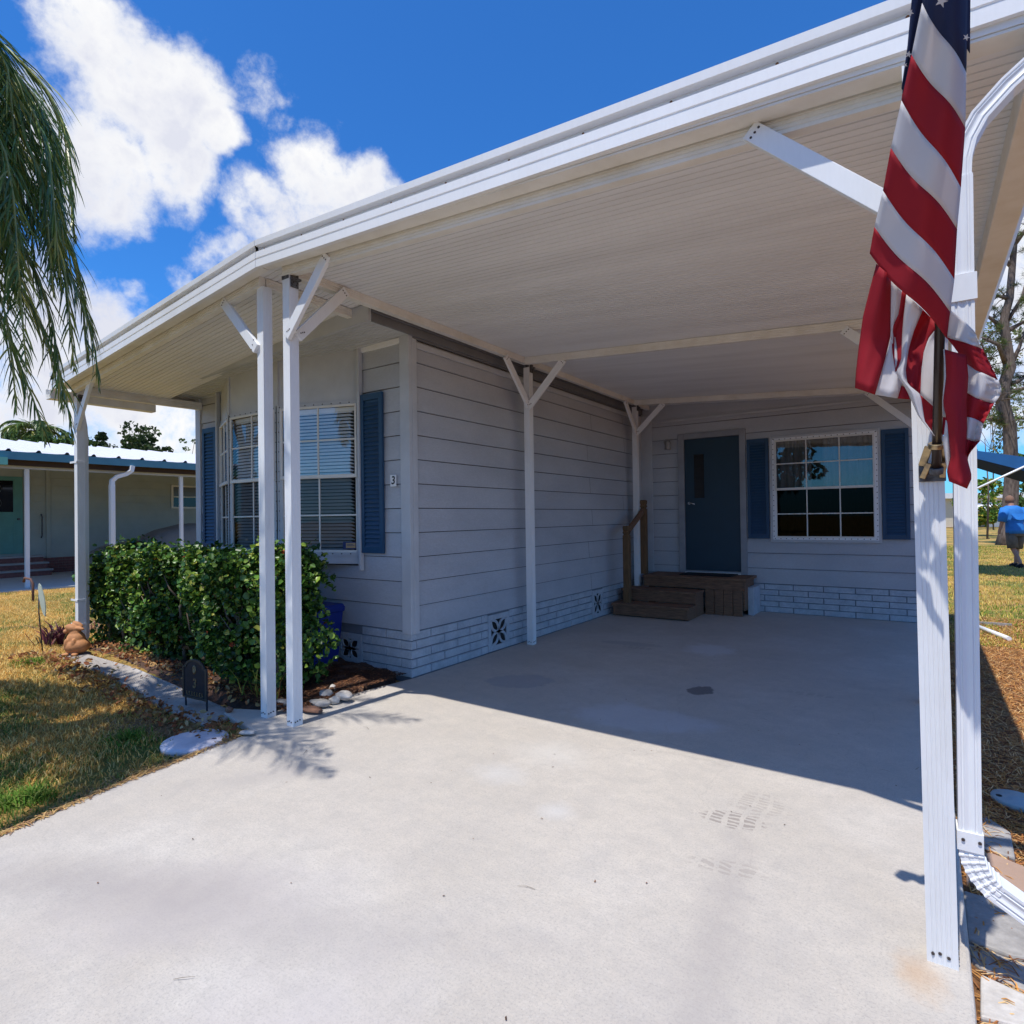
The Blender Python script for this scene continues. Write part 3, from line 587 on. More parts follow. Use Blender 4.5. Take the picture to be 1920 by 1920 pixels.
# windows ---------------------------------------------------------
def frame_px(origin, ud, nd):        # local frame: u along ud, w outward along nd, z
    O = Vector(origin); U = Vector(ud).normalized(); N = Vector(nd).normalized(); return lambda u, w, z: O+U*u+N*w+Vector((0, 0, z))
def lbox(mb, fn, a, b, c, d, w0, w1, mi=0):
    vs = [fn(a, w0, c), fn(b, w0, c), fn(b, w0, d), fn(a, w0, d), fn(a, w1, c), fn(b, w1, c), fn(b, w1, d), fn(a, w1, d)]
    mb.add(vs, [(0, 3, 2, 1), (4, 5, 6, 7), (0, 1, 5, 4), (1, 2, 6, 5), (2, 3, 7, 6), (3, 0, 4, 7)], mi)
def window(fn, W, z0, z1, par, cols, blinds=True, fl=.055, curtain=False, screw_gap=.1, low_glass=SCREENG, mid=None, flm=None):
    """flange with screws > sash bars > panes > blinds"""
    fr = MB(); t = fl
    lbox(fr, fn, 0, t, z0, z1, 0, .012); lbox(fr, fn, W-t, W, z0, z1, 0, .012); lbox(fr, fn, t, W-t, z0, z0+t*.8, 0, .012); lbox(fr, fn, t, W-t, z1-t*.8, z1, 0, .012)
    u = .03
    N = (fn(0, 1, 0)-fn(0, 0, 0))
    while u < W:
        fr.dot(fn(u, .012, z1-t*.35), N, .0065); fr.dot(fn(u, .012, z0+t*.35), N, .0065); u += screw_gap
    z = z0+.05
    while z < z1:
        fr.dot(fn(t*.3, .012, z), N, .0065); fr.dot(fn(W-t*.3, .012, z), N, .0065); z += screw_gap
    win = fr.build('window', [flm or TRIM, SCREW], par)
    a, b, c, d = t*.75, W-t*.75, z0+t*.6, z1-t*.6; m_ = mid if mid else (c+d)/2+.02
    sa = MB(); s = .022
    lbox(sa, fn, a, a+s, m_, d, .002, .024); lbox(sa, fn, b-s, b, m_, d, .002, .024); lbox(sa, fn, a+s, b-s, d-s, d, .002, .024); lbox(sa, fn, a, b, m_-.035, m_, .002, .028)
    lbox(sa, fn, a, a+s, c, m_-.035, -.012, .010); lbox(sa, fn, b-s, b, c, m_-.035, -.012, .010); lbox(sa, fn, a+s, b-s, c, c+s, -.012, .014)
    for k in range(1, cols):
        x = a+(b-a)*k/cols; lbox(sa, fn, x-.008, x+.008, m_, d-s, .004, .018); lbox(sa, fn, x-.008, x+.008, c+s, m_-.035, -.012, .002)
    for lo_, hi in ((m_, d), (c, m_-.035)):
        x = (lo_+hi)/2; o0, o1 = ((.004, .017) if lo_ == m_ else (-.012, .001)); lbox(sa, fn, a+s, b-s, x-.008, x+.008, o0, o1)
    sa.build('sash', ALUM, win, bevel=.002)
    g1 = MB(); g1.add([fn(a+s, .010, m_), fn(b-s, .010, m_), fn(b-s, .010, d-s), fn(a+s, .010, d-s)], [(0, 1, 2, 3)]); g1.build('pane', GLASS, win)
    g2 = MB(); g2.add([fn(a+s, -.006, c+s), fn(b-s, -.006, c+s), fn(b-s, -.006, m_-.035), fn(a+s, -.006, m_-.035)], [(0, 1, 2, 3)]); g2.build('pane', low_glass, win)
    if blinds:
        bl = MB(); z = c+.02
        while z < d-.05:
            q = [fn(a+s, -.056, z+.023), fn(b-s, -.056, z+.023), fn(b-s, -.034, z-.004), fn(a+s, -.034, z-.004)]; bl.add(q, [(0, 1, 2, 3)]); z += .034
        lbox(bl, fn, a+s, b-s, d-.06, d-.02, -.06, -.03); bl.build('blind', BLIND, win)
    if curtain:
        cu = MB(); nU = 90; vs = []
        for k, zz in enumerate((c-.02, d+.02)):
            for i in range(nU+1): u = a+(b-a)*i/nU; vs.append(fn(u, -.10-.022*math.sin(i*.9)-.01*math.sin(i*2.3+1), zz))
        fs = [(i, i+1, nU+2+i, nU+1+i) for i in range(nU) if not (33 < i < 44)]
        cu.add(vs, fs, 0, True); cu.build('curtain', CURT, win)
    return win
bay = thing_bay = None
P_R = Vector((BAY1, HF, 0)); P_c1 = Vector((-5.385, 3.66, 0)); P_c2 = Vector((-6.27, 3.66, 0)); P_L = Vector((BAY0, HF, 0))
BZ0, BZ1 = 1.12, 2.60
bw = MB()
top = 3.16
pts = [P_R, P_c1, P_c2, P_L]
# head panels (plain) above and apron below, as thin closed skins, and a floor/ceiling so that no light leaks in
for z0_, z1_ in ((BZ1, top), (1.02, BZ0)):
    for p, q in zip(pts[:-1], pts[1:]):
        d = (q-p).normalized(); n_ = Vector((d.y, -d.x, 0)); n_ = n_ if n_.y < 0 else -n_
        bw.add([p+Vector((0, 0, z0_)), q+Vector((0, 0, z0_)), q+Vector((0, 0, z1_)), p+Vector((0, 0, z1_)), p-n_*.03+Vector((0, 0, z0_)), q-n_*.03+Vector((0, 0, z0_)), q-n_*.03+Vector((0, 0, z1_)), p-n_*.03+Vector((0, 0, z1_))],
               [(0, 1, 2, 3), (4, 7, 6, 5), (0, 4, 5, 1), (3, 2, 6, 7)])
bw.add([p+Vector((0, 0, 1.02)) for p in pts], [(0, 1, 2, 3)])
for k in (1, 2): q_ = pts[k]; bw.box((q_.x-.018, q_.y-.012, 1.02), (q_.x+.018, q_.y+.02, 3.16))
bayo = bw.build('bay', TRIM, hm)
MB().box((BAY0+.01, HF+.002, 1.03), (BAY1-.01, HF+.016, 3.1)).build('bay_interior', DARK, bayo)
MB().box((BAY1, HF-.055, .96), (BAY1+.03, HF-.008, 3.14)).build('edge_trim', TRIM, bayo, bevel=.003); MB().box((BAY0-.03, HF-.055, .96), (BAY0, HF-.008, 3.05)).build('edge_trim', TRIM, bayo, bevel=.003)
def bayface(p, q, cols):
    d = q-p; W = d.length; d.normalize(); n_ = Vector((d.y, -d.x, 0)); n_ = n_ if n_.y < 0 else -n_
    return window(frame_px(p, d, n_), W, BZ0-.02, BZ1+.02, bayo, cols, mid=1.90)
bayface(P_c1, P_R, 2); bayface(P_c2, P_c1, 2); bayface(P_L, P_c2, 2)
# security sticker in the right pane's lower corner
st = MB(); q0 = pl(648, 1025, 1, 3.90); 
dR = (P_R-P_c1).normalized(); nR = Vector((dR.y, -dR.x, 0)); nR = nR if nR.y < 0 else -nR; fnR = frame_px(P_c1, dR, nR)
W_ = (P_R-P_c1).length; lbox(st, fnR, W_-.215, W_-.07, 1.165, 1.235, .0, .004, 0); lbox(st, fnR, W_-.18, W_-.075, 1.175, 1.225, .004, .006, 1); lbox(st, fnR, W_-.17, W_-.085, 1.195, 1.20, .006, .007, 0); lbox(st, fnR, W_-.17, W_-.10, 1.208, 1.213, .006, .007, 0)
st.build('sticker', [mk('sticker_blue', (.02, .03, .12), .5), mk('sticker_buff', (.45, .30, .15), .5)], bayo)
# back window
wb = window(frame_px((WI[0], HB-.02, 0), (1, 0, 0), (0, -1, 0)), WI[1]-WI[0], WI[2], WI[3], hm, 3, blinds=False, curtain=True, low_glass=SCREEN_SHADED, screw_gap=.075, fl=.05, mid=1.83, flm=WHITE)
mb = MB()
for a, b, c, d in ((WI[0]-.035, WI[0]-.001, WI[2]-.035, WI[3]+.035), (WI[1]+.001, WI[1]+.035, WI[2]-.035, WI[3]+.035), (WI[0], WI[1], WI[3]+.001, WI[3]+.035), (WI[0], WI[1], WI[2]-.035, WI[2]-.001)): mb.box((a, HB-.03, c), (b, HB+.01, d))
mb.build('window_trim', TRIM, wb, bevel=.003)
# shutters: louvred
def shutter(x0, x1, z0, z1, yf):
    mb = MB(); t = .045; y0, y1 = yf-.035, yf-.008
    mb.box((x0, y0, z0), (x0+t, y1, z1)); mb.box((x1-t, y0, z0), (x1, y1, z1)); mb.box((x0+t, y0, z0), (x1-t, y1, z0+.06)); mb.box((x0+t, y0, z1-.06), (x1-t, y1, z1)); mb.box((x0+t, y1-.006, z0+.06), (x1-t, y1-.001, z1-.06))
    zm = z0+.06; 
    while zm < z1-.095:
        if abs(zm-(z0+z1)/2) > .0:
            mb.add([(x0+t, y0+.003, zm), (x1-t, y0+.003, zm), (x1-t, y1-.007, zm+.036), (x0+t, y1-.007, zm+.036), (x0+t, y1-.007, zm), (x1-t, y1-.007, zm)], [(0, 1, 2, 3), (0, 4, 5, 1), (0, 3, 4), (1, 5, 2)])
        zm += .042
    return mb.build('shutter', SHUT, hm, bevel=.002)
shutter(-4.455, -4.155, 1.13, 2.655, HF-.005); shutter(-7.33, -7.03, 1.13, 2.60, HF-.005); shutter(-2.14, -1.84, 1.09, 2.575, HB-.005); shutter(-.42, -.11, 1.09, 2.56, HB-.005)
# door
dfr = MB()
for a, b, c, d in ((DO[0]-.10, DO[0], DO[2]-.05, DO[3]+.09), (DO[1], DO[1]+.09, DO[2]-.05, DO[3]+.09), (DO[0], DO[1], DO[3], DO[3]+.09), (DO[0], DO[1], DO[2]-.05, DO[2])): dfr.box((a, HB-.035, c), (b, HB+.012, d))
dfo = dfr.build('door_frame', mk('door_frame_paint', (.30, .31, .34), .5, var=.2), hm, bevel=.004)
dd = MB().box((DO[0]+.004, HB-.012, DO[2]+.004), (DO[1]-.004, HB+.012, DO[3]-.004)).build('door', DOORM, hm, bevel=.004)
MB().box((-2.945, HB-.017, 1.72), (-2.79, HB-.0125, 2.41)).build('glass', DARKGLASS, dd)
kn = MB(); kn.tube([(-3.02, HB-.012, 1.64), (-3.02, HB-.05, 1.64)], .022, 14); kn.tube([(-3.02, HB-.05, 1.645), (-2.97, HB-.052, 1.635), (-2.93, HB-.05, 1.62)], [.010, .010, .008], 10); kn.build('handle', mk('nickel', (.7, .7, .7), .2, metal=1), dd)
MB().box((DO[0], HB-.06, DO[2]-.055), (DO[1], HB-.036, DO[2]-.02)).build('threshold', ALUM, dd)
# porch lamp
lm = MB(); lx, lz = -3.36, 2.60; lm.tube([(lx-.02, HB-.006, lz+.04), (lx-.02, HB-.03, lz+.04)], .05, 16); lm.tube([(lx, HB-.03, lz+.04), (lx+.02, HB-.09, lz+.05)], .012, 8)
lm.lathe([(.0, .05), (.035, .05), (.045, .02), (.04, -.03), (.05, -.07), (.046, -.09), (0, -.09)], (lx+.025, HB-.10, lz), 16); lm.build('porch_lamp', mk('lamp_metal', (.32, .31, .30), .4, metal=.3), hm)
# house number
nm = MB(); nm.box((-4.068, HF-.022, 1.755), (-3.992, HF-.018, 1.862)); nb = nm.build('number_plate', mk('plate_white', (.8, .8, .8), .5), hm)
def text(body, size, loc, rot, mat, name, parent, ext=.001, shear=0, bold=0):
    cu = bpy.data.curves.new(name, 'FONT'); cu.body = body; cu.size = size; cu.extrude = ext; cu.align_x = 'CENTER'; cu.align_y = 'CENTER'; cu.shear = shear; cu.offset = bold
    t = bpy.data.objects.new('tmp', cu); C.objects.link(t); bpy.context.view_layer.update()
    me = bpy.data.meshes.new_from_object(t.evaluated_get(bpy.context.evaluated_depsgraph_get())); bpy.data.objects.remove(t)
    me.transform(Matrix.Translation(loc) @ Euler(rot).to_matrix().to_4x4()); me.materials.clear(); me.materials.append(mat); return link(name, me, parent)
text('3', .105, (-4.030, HF-.0245, 1.8085), (pi/2, 0, 0), mk('black_ink', (.01, .01, .01), .5), 'number', nb, .001, .1, .0015)

# ------------------------------------------------------------------ wooden steps
ws = thing('wooden_steps', 'weathered brown wooden steps and landing below the blue door', 'steps', (-2.9, 8.6, 0))
mb = MB()
for k in range(5): mb.box((-3.57, 8.76+k*.132, .505), (-2.03, 8.76+k*.132+.126, .54))
mb.build('landing', WOOD, ws, bevel=.004)
mb = MB(); mb.box((-3.56, 8.785, .37), (-2.08, 8.81, .504)); x = -2.62
while x < -2.12: mb.box((x, 8.80, 0), (x+.125, 8.825, .369)); x += .132
mb.box((-2.095, 8.83, .08), (-2.07, 9.40, .504)); mb.box((-3.5, 8.84, 0), (-3.42, 8.92, .50)); mb.build('skirt_boards', WOOD, ws, bevel=.004)
for y0, y1, z, nm_ in ((8.05, 8.42, .185, 'step'), (8.40, 8.78, .36, 'step')):
    mb = MB(); r = -2.64
    mb.box((-3.76, y0-.02, z-.035), (r+.02, y0+.155, z)); mb.box((-3.76, y0+.165, z-.035), (r+.02, y1-.01, z)); mb.box((-3.74, y0, z-.17), (r, y0+.03, z-.036)); mb.box((r-.03, y0+.031, 0), (r, y1, z-.036)); mb.box((-3.76, y0+.031, 0), (-3.73, y1, z-.036))
    mb.build(nm_, WOOD, ws, bevel=.005)
for x, y, z0_, z1_ in ((-3.56, 8.16, .0, 1.31), (-3.60, 8.93, .54, 1.70)):
    mb = MB(); h = .045; mb.box((x-h, y-h, z0_), (x+h, y+h, z1_-.14)); mb.loft([[(x+a*s, y+b*s, z) for a, b in ((-h, -h), (h, -h), (h, h), (-h, h))] for s, z in ((.8, z1_-.14), (.8, z1_-.12), (1, z1_-.11), (1, z1_-.09), (.8, z1_-.08), (.95, z1_-.06), (1, z1_-.02), (.8, z1_))], sm=False)
    mb.build('newel_post', WOODP, ws, bevel=.004)
MB().bar((-3.56, 8.19, 1.22), (-3.60, 8.90, 1.53), .04, .085, (1, 0, 0)).build('handrail', WOOD, ws, bevel=.004)
o = MB().box((-3.05, 8.95, .541), (-2.28, 9.34, .555)).build('door_mat', RUBBER, bevel=.004); props(o, 'thin black rubber mat on the landing in front of the blue door', 'door mat')

# ------------------------------------------------------------------ flag on its pole
fl = thing('flag_on_pole', 'striped red, white and navy flag drooping round its pole on the front right post', 'flag', (.04, 2.34, 1.6))
p0 = pl(1756, 868, 1, 2.305); p1 = pl(1762, 625, 1, 2.155); dirp = (p1-p0).normalized(); pt = p1+dirp*1.12
MB().tube([p0-dirp*.03, p1, pt], .0135, 14).build('pole', POLEM, fl)
kn = MB(); kn.lathe([(0, -.03), (.02, -.02), (.026, 0), (.02, .02), (0, .03)], pt+dirp*.03, 12); kn.build('finial', BRASS, fl)
br = MB(); pc = pl(1748, 893, 1, 2.345); br.box((pc.x-.036, 2.339, 1.548), (pc.x+.036, 2.3475, 1.602), 1)
cup = p0+dirp*.055
for k in (-1, 1):
    br.bar((pc.x+k*.026, 2.336, 1.60), cup+Vector((k*.021, .004, .0)), .009, .022, (0, 1, 0)); br.bar((pc.x+k*.026, 2.336, 1.56), p0+Vector((k*.019, .0, .0)), .008, .016, (0, 1, 0))
br.tube([cup-dirp*.006, cup+dirp*.010], .0235, 18); br.tube([p0-dirp*.035, p0-dirp*.015], .019, 14, 1); br.dot((pc.x-.022, 2.339, 1.558), (0, -1, 0), .007); br.build('bracket', [BRASS, BRACKET], fl, bevel=.002)
def c7(p): return (1560+p[0]/4, 480+p[1]/4)
def c6(p): return (1560+p[0]/4, p[1]/4)
def lerp_curve(pts, t):
    d = [0]
    for a, b in zip(pts[:-1], pts[1:]): d.append(d[-1]+math.hypot(a[0]-b[0], a[1]-b[1]))
    s = t*d[-1]
    for i in range(len(pts)-1):
        if s <= d[i+1]+1e-9:
            q = (s-d[i])/max(d[i+1]-d[i], 1e-9); return (pts[i][0]*(1-q)+pts[i+1][0]*q, pts[i][1]*(1-q)+pts[i+1][1]*q)
    return pts[-1]
fb = MB()
def ydep(py): return 2.14-.36*max(0, (635-py))/635
def patch(Lc, Rc, mi, dep, bulge=.02, nu=10, nv=14, phase=0.0, row=None):
    vs = []
    for j in range(nv+1):
        a = lerp_curve(Lc, j/nv); b = lerp_curve(Rc, j/nv)
        for i in range(nu+1):
            s = i/nu; x = a[0]*(1-s)+b[0]*s; y = a[1]*(1-s)+b[1]*s
            yy = ydep(y)+dep-bulge*math.sin(pi*s)+.006*math.sin(7*s+phase+j*.35)*math.sin(pi*s)
            vs.append(pl(x, y, 1, yy))
    fb.add(vs, [(j*(nu+1)+i, j*(nu+1)+i+1, (j+1)*(nu+1)+i+1, (j+1)*(nu+1)+i) for j in range(nv) for i in range(nu)], mi, True)
# wrapped upper column: diagonal stripes between left edge Lp and right edge Rp
Lp = [(1765, -330), (1730, 5), (1710, 102), (1691, 188), (1671, 277), (1656, 357), (1640, 425), (1631, 475)]
Rp = [(1818, -230), (1811, 137), (1809, 240), (1801, 352), (1794, 430), (1789, 524), (1781, 585), (1775, 635)]
nu = 18
for k in range(7):
    vs = []; nv = 6
    for j in range(nv+1):
        q = j/nv; a = (Lp[k][0]*(1-q)+Lp[k+1][0]*q, Lp[k][1]*(1-q)+Lp[k+1][1]*q); b = (Rp[k][0]*(1-q)+Rp[k+1][0]*q, Rp[k][1]*(1-q)+Rp[k+1][1]*q)
        for i in range(nu+1):
            s = i/nu; x = a[0]*(1-s)+b[0]*s; y = a[1]*(1-s)+b[1]*s+7*math.sin(2*pi*s)
            tt = k+q; yy = ydep(y)-.038*math.sin(pi*s)**.7-.007*math.sin(3.1*pi*s+tt*.5)-.005*math.sin(tt*1.7+s*4)
            vs.append(pl(x, y, 1, yy))
    fb.add(vs, [(j*(nu+1)+i, j*(nu+1)+i+1, (j+1)*(nu+1)+i+1, (j+1)*(nu+1)+i) for j in range(nv) for i in range(nu)], (0 if k == 0 else (2 if k % 2 else 1)), True)
# canton seen above and at the left edge, behind the fold
patch([(1712, -120), (1710, 0), (1702, 90), (1691, 165)], [(1760, -120), (1735, 0), (1712, 100), (1694, 180)], 0, .03, .008)
patch([(1694, 160), (1686, 215), (1682, 260)], [(1700, 160), (1692, 200), (1682, 260)], 1, .035, .004)
patch([(1745, -330), (1735, -30)], [(1822, -330), (1818, 100)], 0, .02, .02)
def star(cx, cy, r, dep, rot=0, keep=None):
    pts = []
    for i in range(10):
        a = -pi/2+rot+i*pi/5; rr = r if i % 2 == 0 else r*.4; pts.append((cx+rr*math.cos(a), cy+rr*math.sin(a)))
    vs = [pl(x, y, 1, ydep(y)+dep) for x, y in pts]+[pl(cx, cy, 1, ydep(cy)+dep)]
    fb.add(vs, [(i, (i+1) % 10, 10) for i in range(10)], 2)
star(1765, 2, 13, -.062, .3); star(1707, 24, 7, .018, .5); star(1704, 102, 7, .018, .2); star(1697, 122, 5, .018, .8); star(1812, 70, 7, -.03, .4)
C7 = lambda L_: [c7(p) for p in L_]
patch(C7([(335, 60), (285, 250), (235, 450), (200, 700), (178, 900), (175, 990)]), C7([(440, 150), (438, 400), (437, 600), (400, 760), (350, 930), (320, 1040)]), 1, .0, .025, phase=0)
patch(C7([(430, 150), (437, 420), (437, 600), (398, 760), (350, 930), (320, 1040)]), C7([(535, 260), (520, 440), (470, 590), (500, 760), (540, 900), (490, 1068)]), 2, .012, .012, phase=1)
patch(C7([(525, 260), (500, 430), (443, 560), (450, 700), (475, 862)]), C7([(580, 300), (555, 440), (532, 600), (525, 780), (480, 870)]), 1, .0, -.006, 6, phase=2)
patch(C7([(560, 290), (540, 450), (528, 600), (522, 780), (480, 880), (560, 1000), (650, 1200), (765, 1345)]), C7([(680, 400), (612, 560), (572, 700), (550, 860), (562, 960), (662, 1040), (692, 1240), (770, 1350)]), 2, -.008, .02, 10, 24, phase=3)
patch(C7([(500, 960), (490, 1068)]), C7([(560, 990), (585, 1076)]), 1, .02, .004, 6, 6)
patch(C7([(670, 390), (605, 560), (567, 700), (551, 870), (575, 985)]), C7([(800, 520), (722, 620), (688, 720), (672, 850), (663, 1040)]), 1, .014, -.012, 10, phase=4)
patch(C7([(790, 520), (706, 650), (680, 760), (672, 900), (664, 1042)]), C7([(870, 500), (870, 700), (868, 900), (862, 1100), (850, 1210)]), 2, .11, .006, 10, phase=5)
patch(C7([(662, 1035), (682, 1235), (762, 1345)]), C7([(862, 1130), (862, 1230), (868, 1340)]), 1, .135, .01, 10, 10, phase=1)
# right-hand folds: slanting stripes
rows = [[(880, 400), (985, 480), (1070, 565), (1120, 690)], [(858, 610), (1000, 650), (1080, 680), (1127, 697)], [(1005, 800), (1080, 855), (1160, 890), (1247, 932)], [(1000, 1015), (1080, 1065), (1140, 1090), (1216, 1107)], [(1002, 1200), (1060, 1218), (1100, 1235), (1136, 1257)], [(1004, 1370), (1050, 1388), (1080, 1390), (1110, 1388)], [(1002, 1560), (1008, 1545), (1018, 1520), (1030, 1480)]]
bul = [(1120, 690), (1185, 790), (1285, 1000), (1175, 1180), (1125, 1310), (1075, 1430)]
for k in range(6):
    a, b = rows[k], rows[k+1]; vs = []; nv = 8; nu2 = 14
    for j in range(nv+1):
        q = j/nv
        for i in range(nu2+1):
            s = i/nu2; pa = lerp_curve(a, s); pb = lerp_curve(b, s); x = pa[0]*(1-q)+pb[0]*q; y = pa[1]*(1-q)+pb[1]*q
            if k == 2: x += 38*s*math.sin(pi*q)
            X_, Y_ = c7((x, y)); yy = ydep(Y_)+.02+.018*math.sin(s*6+k*.8+q)-.02*s+(.005*math.sin(y*.11) if s > .6 else 0)
            vs.append(pl(X_, Y_, 1, yy))
    fb.add(vs, [(j*(nu2+1)+i, j*(nu2+1)+i+1, (j+1)*(nu2+1)+i+1, (j+1)*(nu2+1)+i) for j in range(nv) for i in range(nu2)], 1 if k % 2 else 2, True)
patch(C7([(848, 700), (860, 900), (835, 1100), (868, 1250), (892, 1500), (864, 1620), (880, 1690)]), C7([(1005, 745), (1020, 900), (1008, 1100), (1010, 1300), (1002, 1480), (1048, 1660), (1010, 1745)]), 1, -.012, .028, 12, 26, phase=2)
patch(C7([(835, 700), (845, 900), (830, 1080), (832, 1200)]), C7([(862, 705), (866, 900), (848, 1100), (838, 1210)]), 2, .0, .004, 5)
patch(C7([(855, 1230), (835, 1400), (858, 1560), (885, 1690)]), C7([(880, 1260), (900, 1450), (895, 1560), (890, 1695)]), 2, .008, .01, 6)
fo = fb.build('cloth', [NAVY, FRED, FWHITE], fl)
sd = fo.modifiers.new('thickness', 'SOLIDIFY'); sd.thickness = .0012

# ------------------------------------------------------------------ hedge
hg = thing('hedge', 'dense clipped hedge of round glossy leaves in front of the bay window', 'hedge', (-6.0, 3.0, 0))
def hedge_outline(n):
    # points near the surface of a long lumpy box
    x = rng.uniform(-7.72, -4.22, n); u = rng.uniform(0, 1, n); topz = 1.04+.06*np.sin(x*5)+.05*np.sin(x*11+1)+.035*np.sin(x*23)
    topz = np.where(x > -4.9, topz+.03, topz)
    y0 = 2.82+.10*np.sin(x*4.1)+.08*np.sin(x*9.7+2); y1 = 3.42
    front = u < .60; top_ = (u >= .60) & (u < .88); ends = u >= .88
    z = rng.uniform(.07, 1, n)*topz; y = np.where(front, y0+np.abs(rng.normal(0, .11, n))+.07*np.sin(z*8+x*6)+.16*np.clip(1-z/.45, 0, 1), rng.uniform(0, 1, n)*(y1-y0)+y0)
    z = np.where(top_, topz-np.abs(rng.normal(0, .06, n)), z)
    xe = np.where(rng.uniform(0, 1, n) < .5, -7.70+np.abs(rng.normal(0, .08, n)), -4.22-np.abs(rng.normal(0, .10, n))+.12*np.sin(z*5)-.06)
    x = np.where(ends, xe, x); O = np.zeros((n, 3)); O[front] = (0, -1, .3); O[top_] = (0, -.2, 1); O[ends] = (.6, -.5, .2)
    hole = (np.sin(x*7.3+z*5)*np.sin(z*9+x*3.1+1) > .30) & front & (z < .92)
    low = (z < .34) & (rng.uniform(0, 1, n) < .62)
    k = ~(hole | low); return np.stack([x, y, z+.0], 1)[k], O[k]
P_, O_ = hedge_outline(30000)
sp = P_[:, 2] > 1.0; P_[sp, 2] += np.abs(rng.normal(0, .06, sp.sum()))
V, Fa = leaf_cloud(P_, .046, .85, .35, .45, O_, .6)
hcol = leafcols(len(P_), [(.09, .20, .03), (.05, .13, .02), (.23, .35, .05), (.025, .07, .016), (.44, .46, .09), (.34, .06, .02)], [4, 4, 3, 3.5, .7, .07])
npmesh('foliage', LEAF, V, Fa, hcol, hg)
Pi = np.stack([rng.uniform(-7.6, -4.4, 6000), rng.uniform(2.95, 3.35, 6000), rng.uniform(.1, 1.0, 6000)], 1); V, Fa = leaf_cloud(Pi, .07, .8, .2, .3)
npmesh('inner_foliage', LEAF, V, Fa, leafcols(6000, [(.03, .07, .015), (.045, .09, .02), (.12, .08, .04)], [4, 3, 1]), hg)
for i in range(11):
    x = -7.5+i*.30+random.uniform(-.08, .08); y = 3.02+random.uniform(-.06, .1); z0_ = .02
    mb = MB(); a = random.uniform(-.15, .15); mb.tube([(x, y, z0_), (x+a*.5, y-.03, .3), (x+a, y-.06, .6), (x+a*1.6, y, .95)], [.022, .018, .013, .006], 8)
    for k in range(3): zz = .3+.18*k; b = random.uniform(-.22, .22); mb.tube([(x+a*.5, y-.03, zz), (x+a*.5+b*.5, y-.12, zz+.14), (x+a*.5+b, y-.16, zz+.32)], [.011, .008, .004], 6)
    mb.build('stem', STEM, hg)
for i in range(26):
    x = random.uniform(-7.5, -4.35); y = 2.86+.10*math.sin(x*4.1)+random.uniform(-.02, .05); z0_ = random.uniform(.12, .6); mb = MB(); mb.tube([(x, y+.12, z0_), (x+random.uniform(-.06, .06), y+.03, z0_+.13), (x+random.uniform(-.15, .15), y-.01, z0_+.30)], [.009, .007, .003], 5); mb.build('twig', STEM, hg)
# sprawling shoots low at the right-hand end of the hedge
mb = MB(); mb.tube([(-4.45, 3.05, .05), (-4.30, 2.98, .30), (-4.15, 2.95, .46), (-4.05, 2.93, .50)], [.014, .012, .010, .006], 8); mb.tube([(-4.5, 3.1, .05), (-4.36, 3.0, .5), (-4.28, 3.0, .8)], [.016, .012, .006], 8); mb.build('stem', STEM, hg)

# ------------------------------------------------------------------ scatter helpers
def blades(n, px, py, zf, L0, L1, W, cols, wts, lean=.6, flat=False, cvar=.25, colf=None):
    a = rng.uniform(0, 2*pi, n); l = rng.uniform(L0, L1, n); d = np.stack([np.cos(a), np.sin(a), np.zeros(n)], 1); s = np.stack([-np.sin(a), np.cos(a), np.zeros(n)], 1)
    base = np.stack([px, py, zf], 1)
    if flat:
        up_ = np.zeros((n, 3)); up_[:, 2] = rng.uniform(.0, .22, n)*l; lift = np.array([0, 0, .004])
        A = base-d*l[:, None]/2+lift; B = base+lift+up_*.8+s*(l*.12*rng.uniform(-1, 1, n))[:, None]; D = base+d*l[:, None]/2+lift+up_*.3
        w = s*W/2; V = np.stack([A-w, A+w, B+w, B-w, D+w*.5, D-w*.5], 1)
    else:
        ln = rng.uniform(.1, lean, n)*l; t = l*.95
        B = base+d*(ln*.35)[:, None]; B[:, 2] += t*.6; D = base+d*ln[:, None]; D[:, 2] += t*(1-.25*rng.uniform(0, 1, n)); w = s*W/2
        V = np.stack([base-w, base+w, B+w*.8, B-w*.8, D+w*.15, D-w*.15], 1)
    i = np.arange(n)[:, None]*6; Fa = np.concatenate([i+np.array([[0, 1, 2, 3]]), i+np.array([[3, 2, 4, 5]])], 0)
    if colf is None: col = leafcols(n, cols, wts, 6, cvar)
    else: col = np.repeat(colf*(1+cvar*rng.uniform(-1, 1, (n, 1))), 6, 0)
    return V.reshape(-1, 3), Fa, col
def inpoly(x, y, poly):
    c = np.zeros(len(x), bool); n = len(poly); j = n-1
    for i in range(n):
        xi, yi = poly[i][:2]; xj, yj = poly[j][:2]; c ^= ((yi > y) != (yj > y)) & (x < (xj-xi)*(y-yi)/(yj-yi+1e-12)+xi); j = i
    return c
def pnoise(x, y, s, seed=0):
    r = np.random.default_rng(seed); v = np.zeros_like(x)
    for k in range(6):
        a, b, p, q = r.uniform(-1, 1, 4); f = s*(1+k*.6); v += np.sin(x*f*(a+.6)+y*f*b*1.5+p*9)*np.cos(y*f*(b+.7)-x*f*a+q*9)/(1+k*.4)
    return v/2.2
BED = [(-7.8, 2.60), (-3.9, 2.60), (-3.9, 4.2), (-7.8, 4.2)]
# lawn left of the driveway, density falling with distance
COVP = gp(366, 1387, .02); n = 230000; fdist = 1.2+rng.uniform(0, 1, n)**1.7*15; ang = rng.uniform(R_(-44), R_(-14), n)+0
rr = fdist+.6; gx = rr*(math.cos(YAW)*np.sin(ang)-math.sin(YAW)*np.cos(ang)); gy = rr*(math.sin(YAW)*np.sin(ang)+math.cos(YAW)*np.cos(ang))


